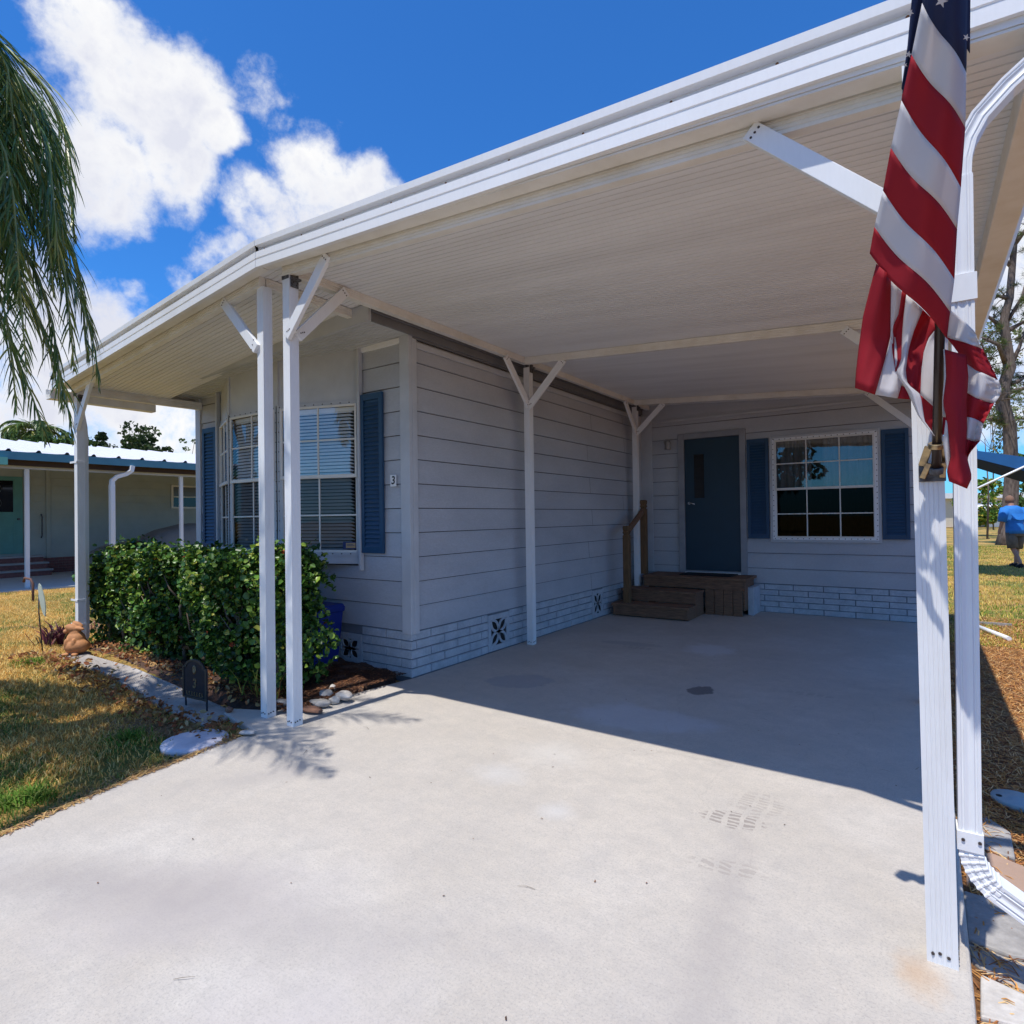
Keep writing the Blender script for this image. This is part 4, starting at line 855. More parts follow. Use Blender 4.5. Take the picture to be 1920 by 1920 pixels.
fr2 = [gp(a, b, .03) for a, b in [(135, 1240), (200, 1262), (265, 1300), (330, 1338), (390, 1362)]]; bk2 = [gp(a, b, .03) for a, b in [(445, 1336), (400, 1316), (330, 1284), (250, 1250), (165, 1226)]]
PATHP = [(p.x, p.y) for p in fr2+bk2]
ok = ~inpoly(gx, gy, DR) & ~inpoly(gx, gy, PATHP) & (np.hypot(gx-COVP.x, gy-COVP.y) > .21) & ~inpoly(gx, gy, [(-7.7, 2.66), (-3.9, 2.50), (-3.9, 12), (-7.7, 12)]) & (gx > -16.2) & (gx < -3.3)
dd_ = np.abs(gx+3.55-(gy-1)*(-.2)); ne = pnoise(gx, gy, 5, 3)
ok &= ~((gx > -4.25+.25*ne) & (rng.uniform(0, 1, n) < .72)) & (rng.uniform(0, 1, n) > .55*(pnoise(gx, gy, 3.2, 8) > .35))
gx, gy, = gx[ok], gy[ok]; n = len(gx)
gr = pnoise(gx, gy, 1.15, 1)+.35*pnoise(gx, gy, 4, 2)+.15*((gy < 2.2) & (gx > -6.3)); w = np.clip((gr-.05)*1.5, .02, .95)
isg = rng.uniform(0, 1, n) < w
straw = np.array([(.78, .50, .14), (.62, .34, .09), (.84, .62, .24)])[rng.integers(0, 3, n)]; grn = np.array([(.10, .17, .03), (.16, .24, .05), (.22, .28, .07)])[rng.integers(0, 3, n)]
colf = np.where(isg[:, None], grn, straw)
V, Fa, col = blades(n, gx, gy, hz(gx, gy)-.003, .018, .05, .006, None, None, 1.3, colf=colf)
o = npmesh('grass', GRASSM, V, Fa, col); props(o, 'short dry lawn grass, straw and green', 'grass', kind='stuff')
# right-hand lawn beyond the litter
n = 40000; gx = rng.uniform(.15, 3.6, n); gy = 8.5+rng.uniform(0, 1, n)**1.5*22
gr = pnoise(gx, gy, 1.1, 5)+.5*(np.abs(gy-11) < 1.2)+.6*(gy > 22); isg = rng.uniform(0, 1, n) < np.clip(gr, .1, .95)
straw = np.array([(.70, .50, .12), (.58, .36, .09), (.70, .56, .16)])[rng.integers(0, 3, n)]; grn = np.array([(.13, .22, .02), (.20, .30, .04), (.26, .32, .05)])[rng.integers(0, 3, n)]
V, Fa, col = blades(n, gx, gy, hz(gx, gy)-.003, .02, .06, .010, None, None, 1.2, colf=np.where(isg[:, None], grn, straw))
o = npmesh('grass', GRASSM, V, Fa, col); props(o, 'mown grass on the lawn behind the right carport posts', 'grass', kind='stuff')
# green weed tufts near the driveway edge
for k, (px_, py_, rad, nb_, lab) in enumerate([(62, 1498, .11, 420, 'bright green weed clump in the thin grass, second from the left edge'), (12, 1512, .09, 260, 'green weed clump at the left edge of the photo beside the driveway'), (240, 1388, .16, 520, 'spreading green grass tuft beside the round white cover'), (60, 1245, .17, 420, 'pale green broad-leaved weed patch near the thin rod ornament'), (320, 1405, .05, 90, 'tiny green sprig touching the white cover')]):
    c = gp(px_, py_); aa = rng.uniform(0, 2*pi, nb_); r_ = rad*np.minimum(np.abs(rng.normal(0, .5, nb_)), .95); gx = c.x+r_*np.cos(aa)*1.3; gy = c.y+r_*np.sin(aa)
    V, Fa, col = blades(nb_, gx, gy, hz(gx, gy)-.002, .02, .075, .008, [(.09, .19, .025), (.16, .27, .04), (.30, .34, .09)], [3, 3, 1.5], 1.4)
    o = npmesh('weed_clump', GRASSM, V, Fa, col); props(o, lab, 'weed', 'weeds in the lawn')
# pine straw at the right
n = 46000; gx = rng.uniform(.13, 1.5, n); gy = 1.2+rng.uniform(0, 1, n)**1.25*9.5
k = ~((gx < .19) & (rng.uniform(0, 1, n) < .4)); gx, gy = gx[k], gy[k]; n = len(gx)
V, Fa, col = blades(n, gx, gy, hz(gx, gy), .05, .15, .0045, [(.66, .32, .09), (.42, .17, .06), (.78, .52, .24), (.18, .08, .04)], [4, 3, 3, 2], flat=True)
o = npmesh('pine_straw', MATLEAF, V, Fa, col); props(o, 'orange-brown fallen pine needles beside the driveway', 'pine needles', kind='stuff')
# dead leaves and twigs round the bed
n = 1500; t = rng.uniform(0, 1, n); gx = -7.6+t*3.9; gy = np.where(rng.uniform(0, 1, n) < .5, 2.24+rng.normal(0, .09, n), 2.80+rng.normal(0, .09, n)); k = ~inpoly(gx, gy, DR); gx, gy = gx[k], gy[k]; n = len(gx)
P_ = np.stack([gx, gy, hz(gx, gy)+.035+rng.uniform(0, .02, n)], 1); P_[:, 2] = np.where(gy > 2.62, np.maximum(P_[:, 2], .03+.10*sstep(4.2, 6.8, -gx)), P_[:, 2])
V, Fa = leaf_cloud(P_, .045, .5, .6, .4); o = npmesh('fallen_leaves', MATLEAF, V, Fa, leafcols(n, [(.36, .15, .06), (.26, .09, .04), (.45, .27, .11), (.5, .38, .2)], [3, 2, 3, 1])); props(o, 'dry brown fallen leaves along the edging of the bed', 'fallen leaves', kind='stuff')
n = 5200; gx = rng.uniform(-4.75, -3.86, n); gy = rng.uniform(2.7, 3.9, n); V, Fa, col = blades(n, gx, gy, np.full(n, .035)+.015*(gy > 3), .02, .06, .009, [(.14, .06, .03), (.07, .035, .025), (.28, .14, .07)], [4, 4, 1], flat=True)
o = npmesh('mulch', MATLEAF, V, Fa, col); props(o, 'dark bark mulch by the corner of the home', 'mulch', kind='stuff')
n = 900; a = rng.normal(0, .22, n); gx = -4.52+a; gy = 2.10+rng.normal(0, .09, n)+.25*a; k = ~inpoly(gx, gy, DR); gx, gy = gx[k], gy[k]; n = len(gx)
V, Fa, col = blades(n, gx, gy, hz(gx, gy)+.01, .05, .15, .005, [(.40, .27, .15), (.28, .17, .09)], [2, 2], flat=True); o = npmesh('dry_twigs', MATLEAF, V, Fa, col); props(o, 'heap of dry twigs at the foot of the address sign', 'twigs', kind='stuff')
EP = np.array([(-3.42, -1), (-3.57, .95), (-3.66, 1.3), (-3.72, 1.6), (-3.74, 1.8), (-3.79, 2.05), (-3.82, 2.3)])
n = 3200; gy = rng.uniform(.3, 2.3, n); gx = np.interp(gy, EP[:, 1], EP[:, 0])-np.abs(rng.normal(0, .09, n))+.022; gz = np.where(gx > np.interp(gy, EP[:, 1], EP[:, 0]), .001, hz(gx, gy)+.004)
V, Fa, col = blades(n, gx, gy, gz, .02, .08, .005, [(.66, .44, .18), (.45, .26, .11), (.30, .18, .10)], [3, 2, 2], flat=True); o = npmesh('edge_straw', MATLEAF, V, Fa, col); props(o, 'dry straw and soil bits along the left driveway edge', 'straw', kind='stuff')
n = 60; gx = rng.uniform(-3.4, 0, n); gy = rng.uniform(.6, 7, n); V, Fa, col = blades(n, gx, gy, np.zeros(n), .005, .015, .005, [(.10, .06, .04), (.22, .12, .07)], [2, 1], flat=True)
V2, F2, c2 = blades(10, rng.uniform(-3.4, 0, 10), rng.uniform(.5, 5, 10), np.zeros(10), .04, .09, .0022, [(.12, .09, .06)], [1], flat=True); o = npmesh('driveway_debris', MATLEAF, np.concatenate([V, V2]), np.concatenate([Fa, F2+len(V)]), np.concatenate([col, c2])); props(o, 'scattered specks and needles on the concrete driveway', 'debris', kind='stuff')
# strappy yellowing plant under the hedge
gc = gp(455, 1285, .0); mb = MB(); n = 46; gx = rng.normal(-4.42, .10, n); gy = rng.normal(2.86, .05, n); V, Fa, col = blades(n, gx, gy, np.full(n, .0), .14, .34, .010, [(.38, .36, .07), (.20, .28, .05), (.45, .20, .06)], [3, 3, 1], 1.6)
o = npmesh('strappy_plant', MATLEAF, V, Fa, col); props(o, 'low strappy yellow-green plant between the hedge and the paired posts', 'plant')

# ------------------------------------------------------------------ stones, ornaments
def rock(name, loc, s, mat, label, seed, group=None, flat=.6, rot=0):
    r = random.Random(seed); bm = bmesh.new(); bmesh.ops.create_icosphere(bm, subdivisions=3, radius=1)
    ph = [r.uniform(0, 6) for _ in range(6)]
    for v in bm.verts:
        c = v.co; k = 1+.12*math.sin(c.x*3+ph[0])*math.cos(c.y*2.6+ph[1])+.08*math.sin(c.z*5+ph[2]+c.x*4)+.03*math.sin(c.y*11+ph[3]); v.co = Vector((c.x*s[0], c.y*s[1], c.z*s[2]))*k
    for f in bm.faces: f.smooth = True
    me = bpy.data.meshes.new(name); bm.to_mesh(me); bm.free(); me.materials.append(mat); o = bpy.data.objects.new(name, me); C.objects.link(o); o.location = loc; o.rotation_euler = (0, 0, rot); props(o, label, 'rock', group); return o
RK = 'stones between the posts and the bed'
rock('rock', gp(645, 1304, 0.095), (.075, .05, .035), STONEL, 'largest pale oval stone at the driveway edge beyond the posts', 1, RK)
rock('rock', gp(612, 1302, 0.095), (.06, .05, .045), STONE, 'grey rounded stone right beside the front paired post', 2, RK)
rock('rock', gp(600, 1318, 0.075), (.085, .05, .03), STONE, 'flat grey stone lying in front of the rounded one', 3, RK, rot=.3)
rock('rock', gp(627, 1313, 0.075), (.05, .025, .03), STONEL, 'narrow white stone wedged between two bigger stones', 4, RK, rot=1)
rock('rock', gp(624, 1290, 0.085), (.035, .03, .03), STONEL, 'small pink-white pebble behind the row of stones', 5, RK)
rock('rock', gp(530, 1318, 0.065), (.09, .05, .03), STONE, 'grey slab stone between the two paired posts', 6, RK)
rock('rock', Vector((-4.36, 2.52, .02)), (.032, .026, .022), STONER, 'small brown stone alone on the concrete apron', 7, RK)
rock('rock', gp(464, 1373, 0.060), (.06, .03, .014), STONEL, 'thin flat pale stone on the driveway lip near the post', 8, RK, rot=.5)
rock('rock', gp(585, 1330, 0.065), (.10, .05, .02), STONER, 'flat reddish stone just behind the front paired post', 9, RK)
rock('rock', Vector((-2.86, .64, .008)), (.012, .011, .008), STONER, 'tiny brown pebble alone on the open driveway', 10)
# round white cover in the lawn
c = gp(366, 1387, .035); mh = MB(); mh.lathe([(0, -.03), (.20, -.03), (.205, .0), (.20, .012), (.17, .02), (.08, .026), (0, .027)], (c.x, c.y, c.z-.01), 40); o = mh.build('utility_cover', mk('white_cover', (.62, .60, .66), .6, col2=(.50, .48, .54), scale=6, fine=.05)); props(o, 'round white utility cover lying in the lawn by the driveway', 'cover')
# address sign
sg = thing('address_sign', 'small dark arched address sign on two stakes, bronze number 3', 'sign', gp(366, 1335))
A0 = gp(345, 1333); A1 = gp(388, 1344); ux = (A1-A0); ux.z = 0; W_ = ux.length; ux.normalize(); nx_ = Vector((ux.y, -ux.x, 0)); nx_ = nx_ if nx_.y < 0 else -nx_
zb = min(A0.z, A1.z); fnS = lambda u, w, z: Vector((A0.x, A0.y, zb))+ux*u+nx_*w+Vector((0, 0, z))
SH = .43; prof = [(-.005, .115), (W_+.005, .115), (W_+.005, .36), (W_-.02, .365)]+[(W_/2+(W_/2-.03)*math.cos(a), .365+.06*math.sin(a)) for a in [pi*k/14 for k in range(15)]]+[(.02, .365), (-.005, .36)]
def plate(prof, w0, w1, mi, mb): 
    n = len(prof); vs = [fnS(u, w0, z) for u, z in prof]+[fnS(u, w1, z) for u, z in prof]; mb.add(vs, [tuple(range(n)), tuple(range(n, 2*n))]+[(i, (i+1) % n, n+(i+1) % n, n+i) for i in range(n)], mi)
pb = MB(); plate(prof, -.006, .004, 0, pb); 
cx_, cz_ = W_/2, .27; inner = [(cx_+(u-cx_)*.88, cz_+(z-cz_)*.90) for u, z in prof]
n = len(prof); vs = [fnS(u, .004, z) for u, z in prof]+[fnS(u, .009, cz_+(z-cz_)*.985) for u, z in prof]+[fnS(u, .009, z) for u, z in inner]+[fnS(u, .0045, z) for u, z in inner]
pb.add(vs, [(r*n+i, r*n+(i+1) % n, (r+1)*n+(i+1) % n, (r+1)*n+i) for r in range(3) for i in range(n)], 1); pb.build('plate', [BRONZE, mk('worn_bronze', (.09, .075, .06), .5, metal=.4, var=.3, scale=40)], sg)
for u in (.012, W_-.012): MB().box(fnS(u-.009, -.012, -.08), fnS(u+.009, -.005, .16)).build('stake', BRONZE, sg)
ang = math.atan2(ux.y, ux.x); text('3', .10, fnS(cx_+.002, .0055, .235), (pi/2, 0, ang), GOLD, 'number', sg, .003, .1, .002)
em = MB(); em.lathe([(0, .0), (.022, .0), (.024, .003), (.014, .006), (.012, .003), (0, .004)], (0, 0, 0), 20, sy=1.5)
Mr = Matrix.Translation(fnS(cx_, .004, .345)) @ Euler((0, 0, ang)).to_matrix().to_4x4() @ Euler((pi/2, 0, 0)).to_matrix().to_4x4(); em.v = [tuple(Mr @ Vector(v)) for v in em.v]; em.build('emblem', GOLD, sg)
lt = MB()
for i in range(7):
    u = .05+i*(W_-.10)/6; lbox(lt, fnS, u-.003, u+.003, .145, .172, .004, .008)
    if i % 2: lbox(lt, fnS, u+.003, u+.009, .166, .172, .004, .0075)
    else: lbox(lt, fnS, u+.003, u+.009, .145, .151, .004, .0075)
lbox(lt, fnS, .045, W_-.045, .1385, .1405, .004, .0065); lt.build('name_strip', GOLD, sg)
# stone slab and terracotta rabbit in front of the far post
sb = gp(142, 1226, .03); mb = MB(); mb.lathe([(0, -.06), (.155, -.06), (.165, -.02), (.155, 0), (0, .002)], (sb.x, sb.y, sb.z), 18, sy=.8); o = mb.build('stepping_stone', STONE); props(o, 'round grey stone slab under the clay rabbit', 'stone')
rb = thing('rabbit_statue', 'orange clay rabbit figure sitting on a grey stone slab', 'statue', (sb.x+.01, sb.y, sb.z))
bm = bmesh.new()
def blob(c, s, rot=(0, 0, 0), sub=3):
    m_ = Matrix.Translation(c) @ Euler(rot).to_matrix().to_4x4() @ Matrix.Diagonal((s[0], s[1], s[2], 1)); bmesh.ops.create_icosphere(bm, subdivisions=sub, radius=1, matrix=m_)
q = Vector((sb.x+.012, sb.y, sb.z)); rl = Vector((.82, .57, 0))   # local sideways direction of the figure
def at(a, b, z): return q+rl*a+Vector((.57, -.82, 0))*b+Vector((0, 0, z))
blob(at(.01, 0, .085), (.118, .105, .085), (0, 0, .6)); blob(at(.0, .0, .15), (.085, .078, .085), (0, 0, .6)); blob(at(-.005, .0, .215), (.055, .052, .05))
blob(at(-.03, .012, .265), (.068, .044, .040), (0, .35, .6)); blob(at(-.085, .02, .235), (.03, .028, .024)); blob(at(.01, -.012, .30), (.060, .024, .024), (0, .45, .6)); blob(at(.045, .02, .262), (.055, .020, .018), (0, .15, .6))
blob(at(-.045, .075, .12), (.022, .022, .05)); blob(at(.03, .08, .12), (.022, .022, .05)); blob(at(-.05, .085, .014), (.04, .03, .014)); blob(at(.045, .085, .014), (.04, .03, .014))
me = bpy.data.meshes.new('body'); bm.to_mesh(me); bm.free(); me.materials.append(TERRA); o = link('body', me, rb); rm = o.modifiers.new('remesh', 'REMESH'); rm.mode = 'VOXEL'; rm.voxel_size = .006; rm.use_smooth_shade = True; sm_ = o.modifiers.new('smooth', 'SMOOTH'); sm_.iterations = 4
# purple strappy plant behind it
n = 90; aa = rng.uniform(0, 2*pi, n); Pp = gp(112, 1206); gx = Pp.x+rng.normal(0, .12, n); gy = Pp.y+rng.normal(0, .08, n); V, Fa, col = blades(n, gx, gy, hz(gx, gy), .14, .28, .028, [(.09, .025, .045), (.20, .06, .06), (.05, .03, .04), (.20, .16, .08)], [5, 3, 3, 1], 1.3)
o = npmesh('purple_plant', MATLEAF, V, Fa, col); props(o, 'spiky purple-leaved plant behind the clay rabbit', 'plant')
n = 50; Pp = gp(178, 1185); gx = Pp.x+rng.normal(0, .10, n); gy = Pp.y+rng.normal(0, .08, n); V, Fa, col = blades(n, gx, gy, hz(gx, gy), .10, .22, .018, [(.40, .18, .12), (.45, .32, .2), (.3, .12, .1)], [3, 3, 2], 1.3)
o = npmesh('dried_plant', MATLEAF, V, Fa, col); props(o, 'pinkish withered plant between the far post and the hedge', 'plant')
# pale leaf-shaped ornament on a thin rod
og = thing('garden_ornament', 'pale pointed oval ornament on a thin dark rod in the lawn', 'garden ornament', gp(81, 1226))
b0 = gp(81, 1226); tp_ = pl(73, 1150, 1, b0.y); MB().tube([b0-Vector((0, 0, .05)), tp_, tp_+Vector((0, 0, .2))], .006, 8).build('rod', BRONZE, og)
pf = [(0, 0), (.035, .07), (.05, .15), (.045, .24), (.02, .32), (-.01, .345), (-.045, .30), (-.06, .2), (-.05, .10), (-.03, .03)]
mb = MB(); oo = pl(84, 1156, 1, b0.y-.01); n = len(pf); ro = Vector((.75, .5, 0)).normalized(); vs = [oo+ro*(a*.9-.3*(b))*.55+Vector((0, 0, b))+Vector((0, w_, 0)) for w_ in (0, .008) for a, b in pf]
mb.add(vs, [tuple(range(n)), tuple(range(n, 2*n))]+[(i, (i+1) % n, n+(i+1) % n, n+i) for i in range(n)]); mb.build('disc', mk('pale_green_paint', (.50, .55, .45), .6), og)
# blue recycling bin behind the hedge's right end
bn = thing('storage_bin', 'dark blue plastic bin tucked between hedge and home wall', 'bin', (-4.85, 3.72, .03))
mb = MB(); b4 = [(-5.13, 3.52), (-4.70, 3.52), (-4.70, 3.90), (-5.13, 3.90)]; cxb, cyb = -4.915, 3.71
rg = lambda s, z: [(cxb+(x-cxb)*s, cyb+(y-cyb)*s, z) for x, y in b4]
mb.loft([rg(.80, .03), rg(1.0, .55), rg(1.0, .56)], sm=False); mb.build('body', BLUEP, bn, bevel=.015)
mb = MB(); mb.loft([rg(1.06, .555), rg(1.07, .60), rg(1.0, .63)], sm=False); mb.build('lid', BLUEP, bn, bevel=.01)

# ------------------------------------------------------------------ right strip: pavers, pipes, cover
def paver(name, pix, z, th, mat, label):
    P = [pl(x, y, 2, z) for x, y in pix]; o = MB().poly([(p.x, p.y) for p in P], z-th, z).build(name, mat, bevel=.008); props(o, label, 'paver', 'loose pavers beside the driveway'); return o
paver('paver', [(1803, 1545), (1850, 1530), (1895, 1560), (1904, 1608), (1850, 1592), (1804, 1590)], -.035, .05, STONE, 'grey broken slab farthest along the driveway side')
paver('paver', [(1808, 1597), (1860, 1598), (1925, 1625), (1950, 1680), (1890, 1660), (1812, 1650)], -.035, .05, STONER and mk('pink_paver', (.40, .27, .20), .9, var=.15, bump=.3), 'pinkish slab behind the bottom elbow of the downspout')
paver('paver', [(1806, 1668), (1955, 1712), (1960, 1800), (1900, 1792), (1812, 1758)], -.035, .05, STONE, 'grey slab under the downspout outlet')
paver('paver', [(1808, 1764), (1900, 1798), (1962, 1812), (1965, 1870), (1905, 1850), (1850, 1822), (1822, 1800)], -.045, .04, STONE, 'narrow shaded grey slab between two others')
paver('paver', [(1838, 1824), (1960, 1880), (1985, 1960), (1920, 1925), (1838, 1905)], -.035, .05, STONEL, 'pale cream slab nearest the camera')
c = pl(1898, 1497, 2, -.03); mb = MB(); mb.lathe([(0, -.03), (.095, -.03), (.10, .0), (.095, .008), (0, .010)], (c.x+.01, c.y, c.z), 32); mb.tube([(c.x-.055, c.y-.02, c.z+.009), (c.x-.055, c.y-.02, c.z+.0115)], .013, 14, 1)
o = mb.build('drain_cap', [mk('blue_grey_cap', (.30, .40, .45), .6, var=.15), RUBBER]); props(o, 'round blue-grey cap with a finger hole in the pine needles', 'cover')
a = gp(1825, 1172, .03); b = gp(1892, 1198, .03); o = MB().tube([a, b], .028, 14).build('plastic_pipe', WHITE); props(o, 'white round plastic pipe lying on the needles, nearer one', 'pipe', 'pipes on the ground')
a = gp(1820, 1168, .015); b = gp(1897, 1173, .015); o = MB().bar(a, b, .05, .03, (0, 0, 1)).build('weathered_board', STONE); props(o, 'weathered grey board lying behind the white pipe', 'board')

# ------------------------------------------------------------------ palm tree at the left
PC = Vector((-5.25, .34, 4.32))
pm = thing('palm_tree', 'palm with long drooping feathery fronds hanging in from the left edge', 'palm tree', (PC.x, PC.y, -.04))
mb = MB(); zz = [(-.1, .20), (.3, .17), (1, .14), (2, .13), (3, .125), (3.9, .14), (4.2, .10)]; mb.tube([(PC.x+.05*math.sin(z*2), PC.y, z) for z, r in zz], [r for z, r in zz], 16); mb.build('trunk', BARK, pm)
def frond(az, el, Ln, droop, seed, leafL=.55, parent=pm, org=PC, w=.012, dens=1.0, cols=((.07, .13, .025), (.13, .20, .035), (.32, .33, .07))):
    r = np.random.default_rng(seed); n = 30; pts = []; p = np.array(org, float); th = el; h = np.array([math.cos(az), math.sin(az), 0])
    for i in range(n+1):
        pts.append(p.copy()); d = h*math.cos(th)+np.array([0, 0, math.sin(th)]); p = p+d*Ln/n; th -= droop/n*(1+.9*i/n); th = max(th, -1.50)
    pts = np.array(pts); N = int(130*dens); ts = np.linspace(.10, .99, N); V = []; side = np.array([-math.sin(az), math.cos(az), 0])
    Fa = []; col = []
    for k, t in enumerate(ts):
        i = min(int(t*n), n-1); q = t*n-i; b = pts[i]*(1-q)+pts[i+1]*q; tan = pts[i+1]-pts[i]; tan /= np.linalg.norm(tan)
        for s in (-1, 1):
            L_ = leafL*(math.sin(pi*min(1, .25+.75*t))**.5)*(1-.35*t)*r.uniform(.8, 1.1); d0 = side*s*.65+tan*.9+np.array([0, 0, .08])+r.normal(0, .2, 3); d0 /= np.linalg.norm(d0)
            P3 = [b]; dcur = d0
            for m_ in range(4): dcur = dcur+np.array([0, 0, -.22]); dcur /= np.linalg.norm(dcur); P3.append(P3[-1]+dcur*L_/4)
            wv = np.cross(dcur, r.normal(0, 1, 3)); wv /= np.linalg.norm(wv); base = len(V)
            for m_, ww in enumerate((.6, 1, .9, .6, .08)): V.append(P3[m_]-wv*w*ww/2); V.append(P3[m_]+wv*w*ww/2)
            for m_ in range(4): Fa.append((base+2*m_, base+2*m_+1, base+2*m_+3, base+2*m_+2))
            c_ = np.array(cols[r.choice(len(cols), p=(.5, .35, .15))])*r.uniform(.75, 1.3); col += [c_]*10
    o = npmesh('frond', PALMM, np.array(V), np.array(Fa), np.array(col), parent)
    mb = MB(); mb.tube([tuple(x) for x in pts[::3]], [.022*(1-.85*i/10) for i in range(len(pts[::3]))], 6); rc = mb.build('rachis', mk('palm_stalk', (.22, .26, .08), .5), o)
    return o
AZ = math.atan2(math.sin(YAW), math.cos(YAW))
fr_list = [(AZ-.9, .9, 2.6, 2.2), (AZ-.55, .55, 2.35, 1.9), (AZ-.3, .8, 2.5, 2.3), (AZ-.1, .3, 2.3, 1.6), (AZ+.1, .7, 2.45, 2.3), (AZ+.3, .1, 2.3, 1.5), (AZ+.5, .6, 2.5, 2.2), (AZ+.75, .25, 2.4, 1.7), (AZ+1.0, .8, 2.5, 2.2), (AZ+1.3, .2, 2.4, 1.6), (AZ+.2, -.3, 2.2, 1.1), (AZ+.6, -.4, 2.2, 1.1), (AZ+.95, -.5, 2.1, .9), (AZ-.2, -.35, 2.1, 1.1), (AZ+.42, -.1, 2.3, 1.5), (AZ+.05, .5, 2.6, 2.3), (AZ+.35, .35, 2.65, 2.1), (AZ-.35, .1, 2.5, 1.7), (AZ+.65, .9, 2.7, 2.6), (AZ+.15, -.15, 2.35, 1.2), (AZ-.5, -.5, 2.3, .9), (AZ+.3, -.6, 2.3, .8), (AZ-.7, .3, 2.5, 1.9)]
for i, a in enumerate(fr_list): frond(a[0], a[1], a[2]*.93, a[3], seed=100+i, leafL=.60, dens=.5, w=.010)
for i, a in enumerate([(AZ-.05, .25, 2.5, 2.0), (AZ+.2, .35, 2.6, 2.0), (AZ+.3, -.2, 2.7, 1.2), (AZ-.15, -.45, 2.75, .9), (AZ+.1, -.55, 2.75, .8), (AZ+.5, -.35, 2.7, .9), (AZ-.25, .1, 2.45, 1.7), (AZ+.0, .05, 2.5, 1.5), (AZ-.6, -.3, 2.6, 1.1), (AZ+.42, -.65, 2.85, .6), (AZ-.2, -.75, 2.8, .5), (AZ+.1, -.05, 2.45, 1.9), (AZ-.4, -.1, 2.5, 1.3), (AZ+.25, -.8, 2.8, .4), (AZ-.1, .15, 2.35, 2.3), (AZ+.6, -.1, 2.6, 1.3), (AZ-.15, .55, 2.2, 2.0), (AZ+.1, .7, 2.35, 2.4), (AZ+.3, .5, 2.45, 2.1), (AZ-.3, .35, 2.3, 2.1), (AZ+.05, -.3, 2.7, 1.1), (AZ+.35, -.45, 2.75, .9), (AZ+.18, .12, 2.5, 1.6)]): frond(*a, seed=500+i, leafL=.56, dens=.58, w=.0095)
for i, (az_, el_, l_) in enumerate([(.05, .75, 2.6), (.2, .62, 2.35), (.38, 1.0, 2.7), (.28, .8, 2.1), (.6, 1.1, 2.3)]): frond(az_, el_, l_, 1.0, 400+i, leafL=.6, dens=.7, w=.014)
for i in range(8): frond(AZ+1.6+i*.52, random.uniform(.1, .9), 2.4, 2.0, 200+i, dens=1.0, w=.03)

# ------------------------------------------------------------------ generic trees
def clumps(centers, rad, per, size, cols, wts, parent, squash=.8, aspect=.6, mat=MATLEAF, name='crown'):
    P = []; 
    for c, r in zip(centers, rad):
        d = rand_dirs(per); q = rng.uniform(.35, 1, per)**.6; P.append(np.array(c)+d*(q*r)[:, None]*np.array([1, 1, squash]))
    P = np.concatenate(P); V, Fa = leaf_cloud(P, size, aspect, .25, .4); return npmesh(name, mat, V, Fa, leafcols(len(P), cols, wts), parent)
def tree(name, label, base, H, crown_r, crown_z0, cols, n=40, per=90, size=.28, group=None, cone=False, trunk_r=.18, mat=MATLEAF, cat='tree'):
    t = thing(name, label, cat, base, group); b = Vector(base)
    mb = MB(); mb.tube([b+Vector((0, 0, -.2)), b+Vector((.1, 0, H*.4)), b+Vector((0, .1, H*.8))], [trunk_r, trunk_r*.7, trunk_r*.3], 10)
    cs = []; rs = []
    for i in range(n):
        u = random.random(); z = crown_z0+(H-crown_z0)*u; prof = (1-u)**.8 if cone else math.sqrt(max(.05, 1-(2*u-1)**2*.9)); a = random.uniform(0, 2*pi); rr_ = crown_r*prof*random.uniform(.3, 1)
        cs.append((b.x+rr_*math.cos(a), b.y+rr_*math.sin(a), b.z+z)); rs.append(crown_r*random.uniform(.18, .34)*(.7 if cone else 1))
    for c in cs[::4]: mb.tube([b+Vector((0, 0, max(crown_z0*.8, (c[2]-b.z)*.6))), Vector(c)], [trunk_r*.3, .02], 6)
    mb.build('trunk', BARK, t); clumps(cs, rs, per, size, cols, [5, 3, 1], t, mat=mat); return t
DG = [(.035, .065, .02), (.055, .085, .03), (.10, .12, .05)]; MG = [(.05, .10, .025), (.08, .14, .035), (.16, .20, .06)]
def far(px, dist, z=0):
    d = ray(px, 975); d.z = 0; d = d/ fw.to_2d().dot(d.to_2d()); return Vector((d.x*dist, d.y*dist, z))
tree('broadleaf_tree', 'tallest rounded dark tree over the neighbour roof, left of the bay window', far(272, 70), 12.4, 4.2, 6, DG, 42, 110, .42, 'trees beyond the neighbour roof')
tree('broadleaf_tree', 'low spreading grey-green tree just right of the tallest rounded one', far(300, 74), 10.4, 2.6, 6, DG, 22, 100, .42, 'trees beyond the neighbour roof')
tree('conifer_tree', 'narrow pointed dark tree over the neighbour roof right of the far post', far(192, 70), 12.0, 2.6, 5, DG, 34, 90, .36, 'trees beyond the neighbour roof', cone=True)
tree('broadleaf_tree', 'small round dark tree just right of the far white post', far(165, 66), 10.3, 2.2, 5.5, DG, 24, 90, .34, 'trees beyond the neighbour roof')
tree('broadleaf_tree', 'loose low tree between the pointed tree and the tallest rounded one', far(225, 72), 9.6, 1.8, 6, DG, 14, 80, .34, 'trees beyond the neighbour roof')
tree('broadleaf_tree', 'thin wispy tree seen just left of the home corner', far(352, 50), 8.4, 1.2, 5, MG, 9, 26, .2, 'trees beyond the neighbour roof', trunk_r=.08)
tree('broadleaf_tree', 'light green bushy tree at the foot of the distant palm', far(110, 40), 7.3, 2.6, 3, MG, 26, 110, .26, 'trees beyond the neighbour roof')
tree('broadleaf_tree', 'mixed green tree behind the neighbour roof at the far left edge', far(20, 46), 8.8, 2.8, 3, MG, 26, 100, .28, 'trees beyond the neighbour roof')
pb_ = far(68, 42); pd = thing('palm_tree', 'distant feathery palm above the neighbour roof left of the far post', 'palm tree', pb_)
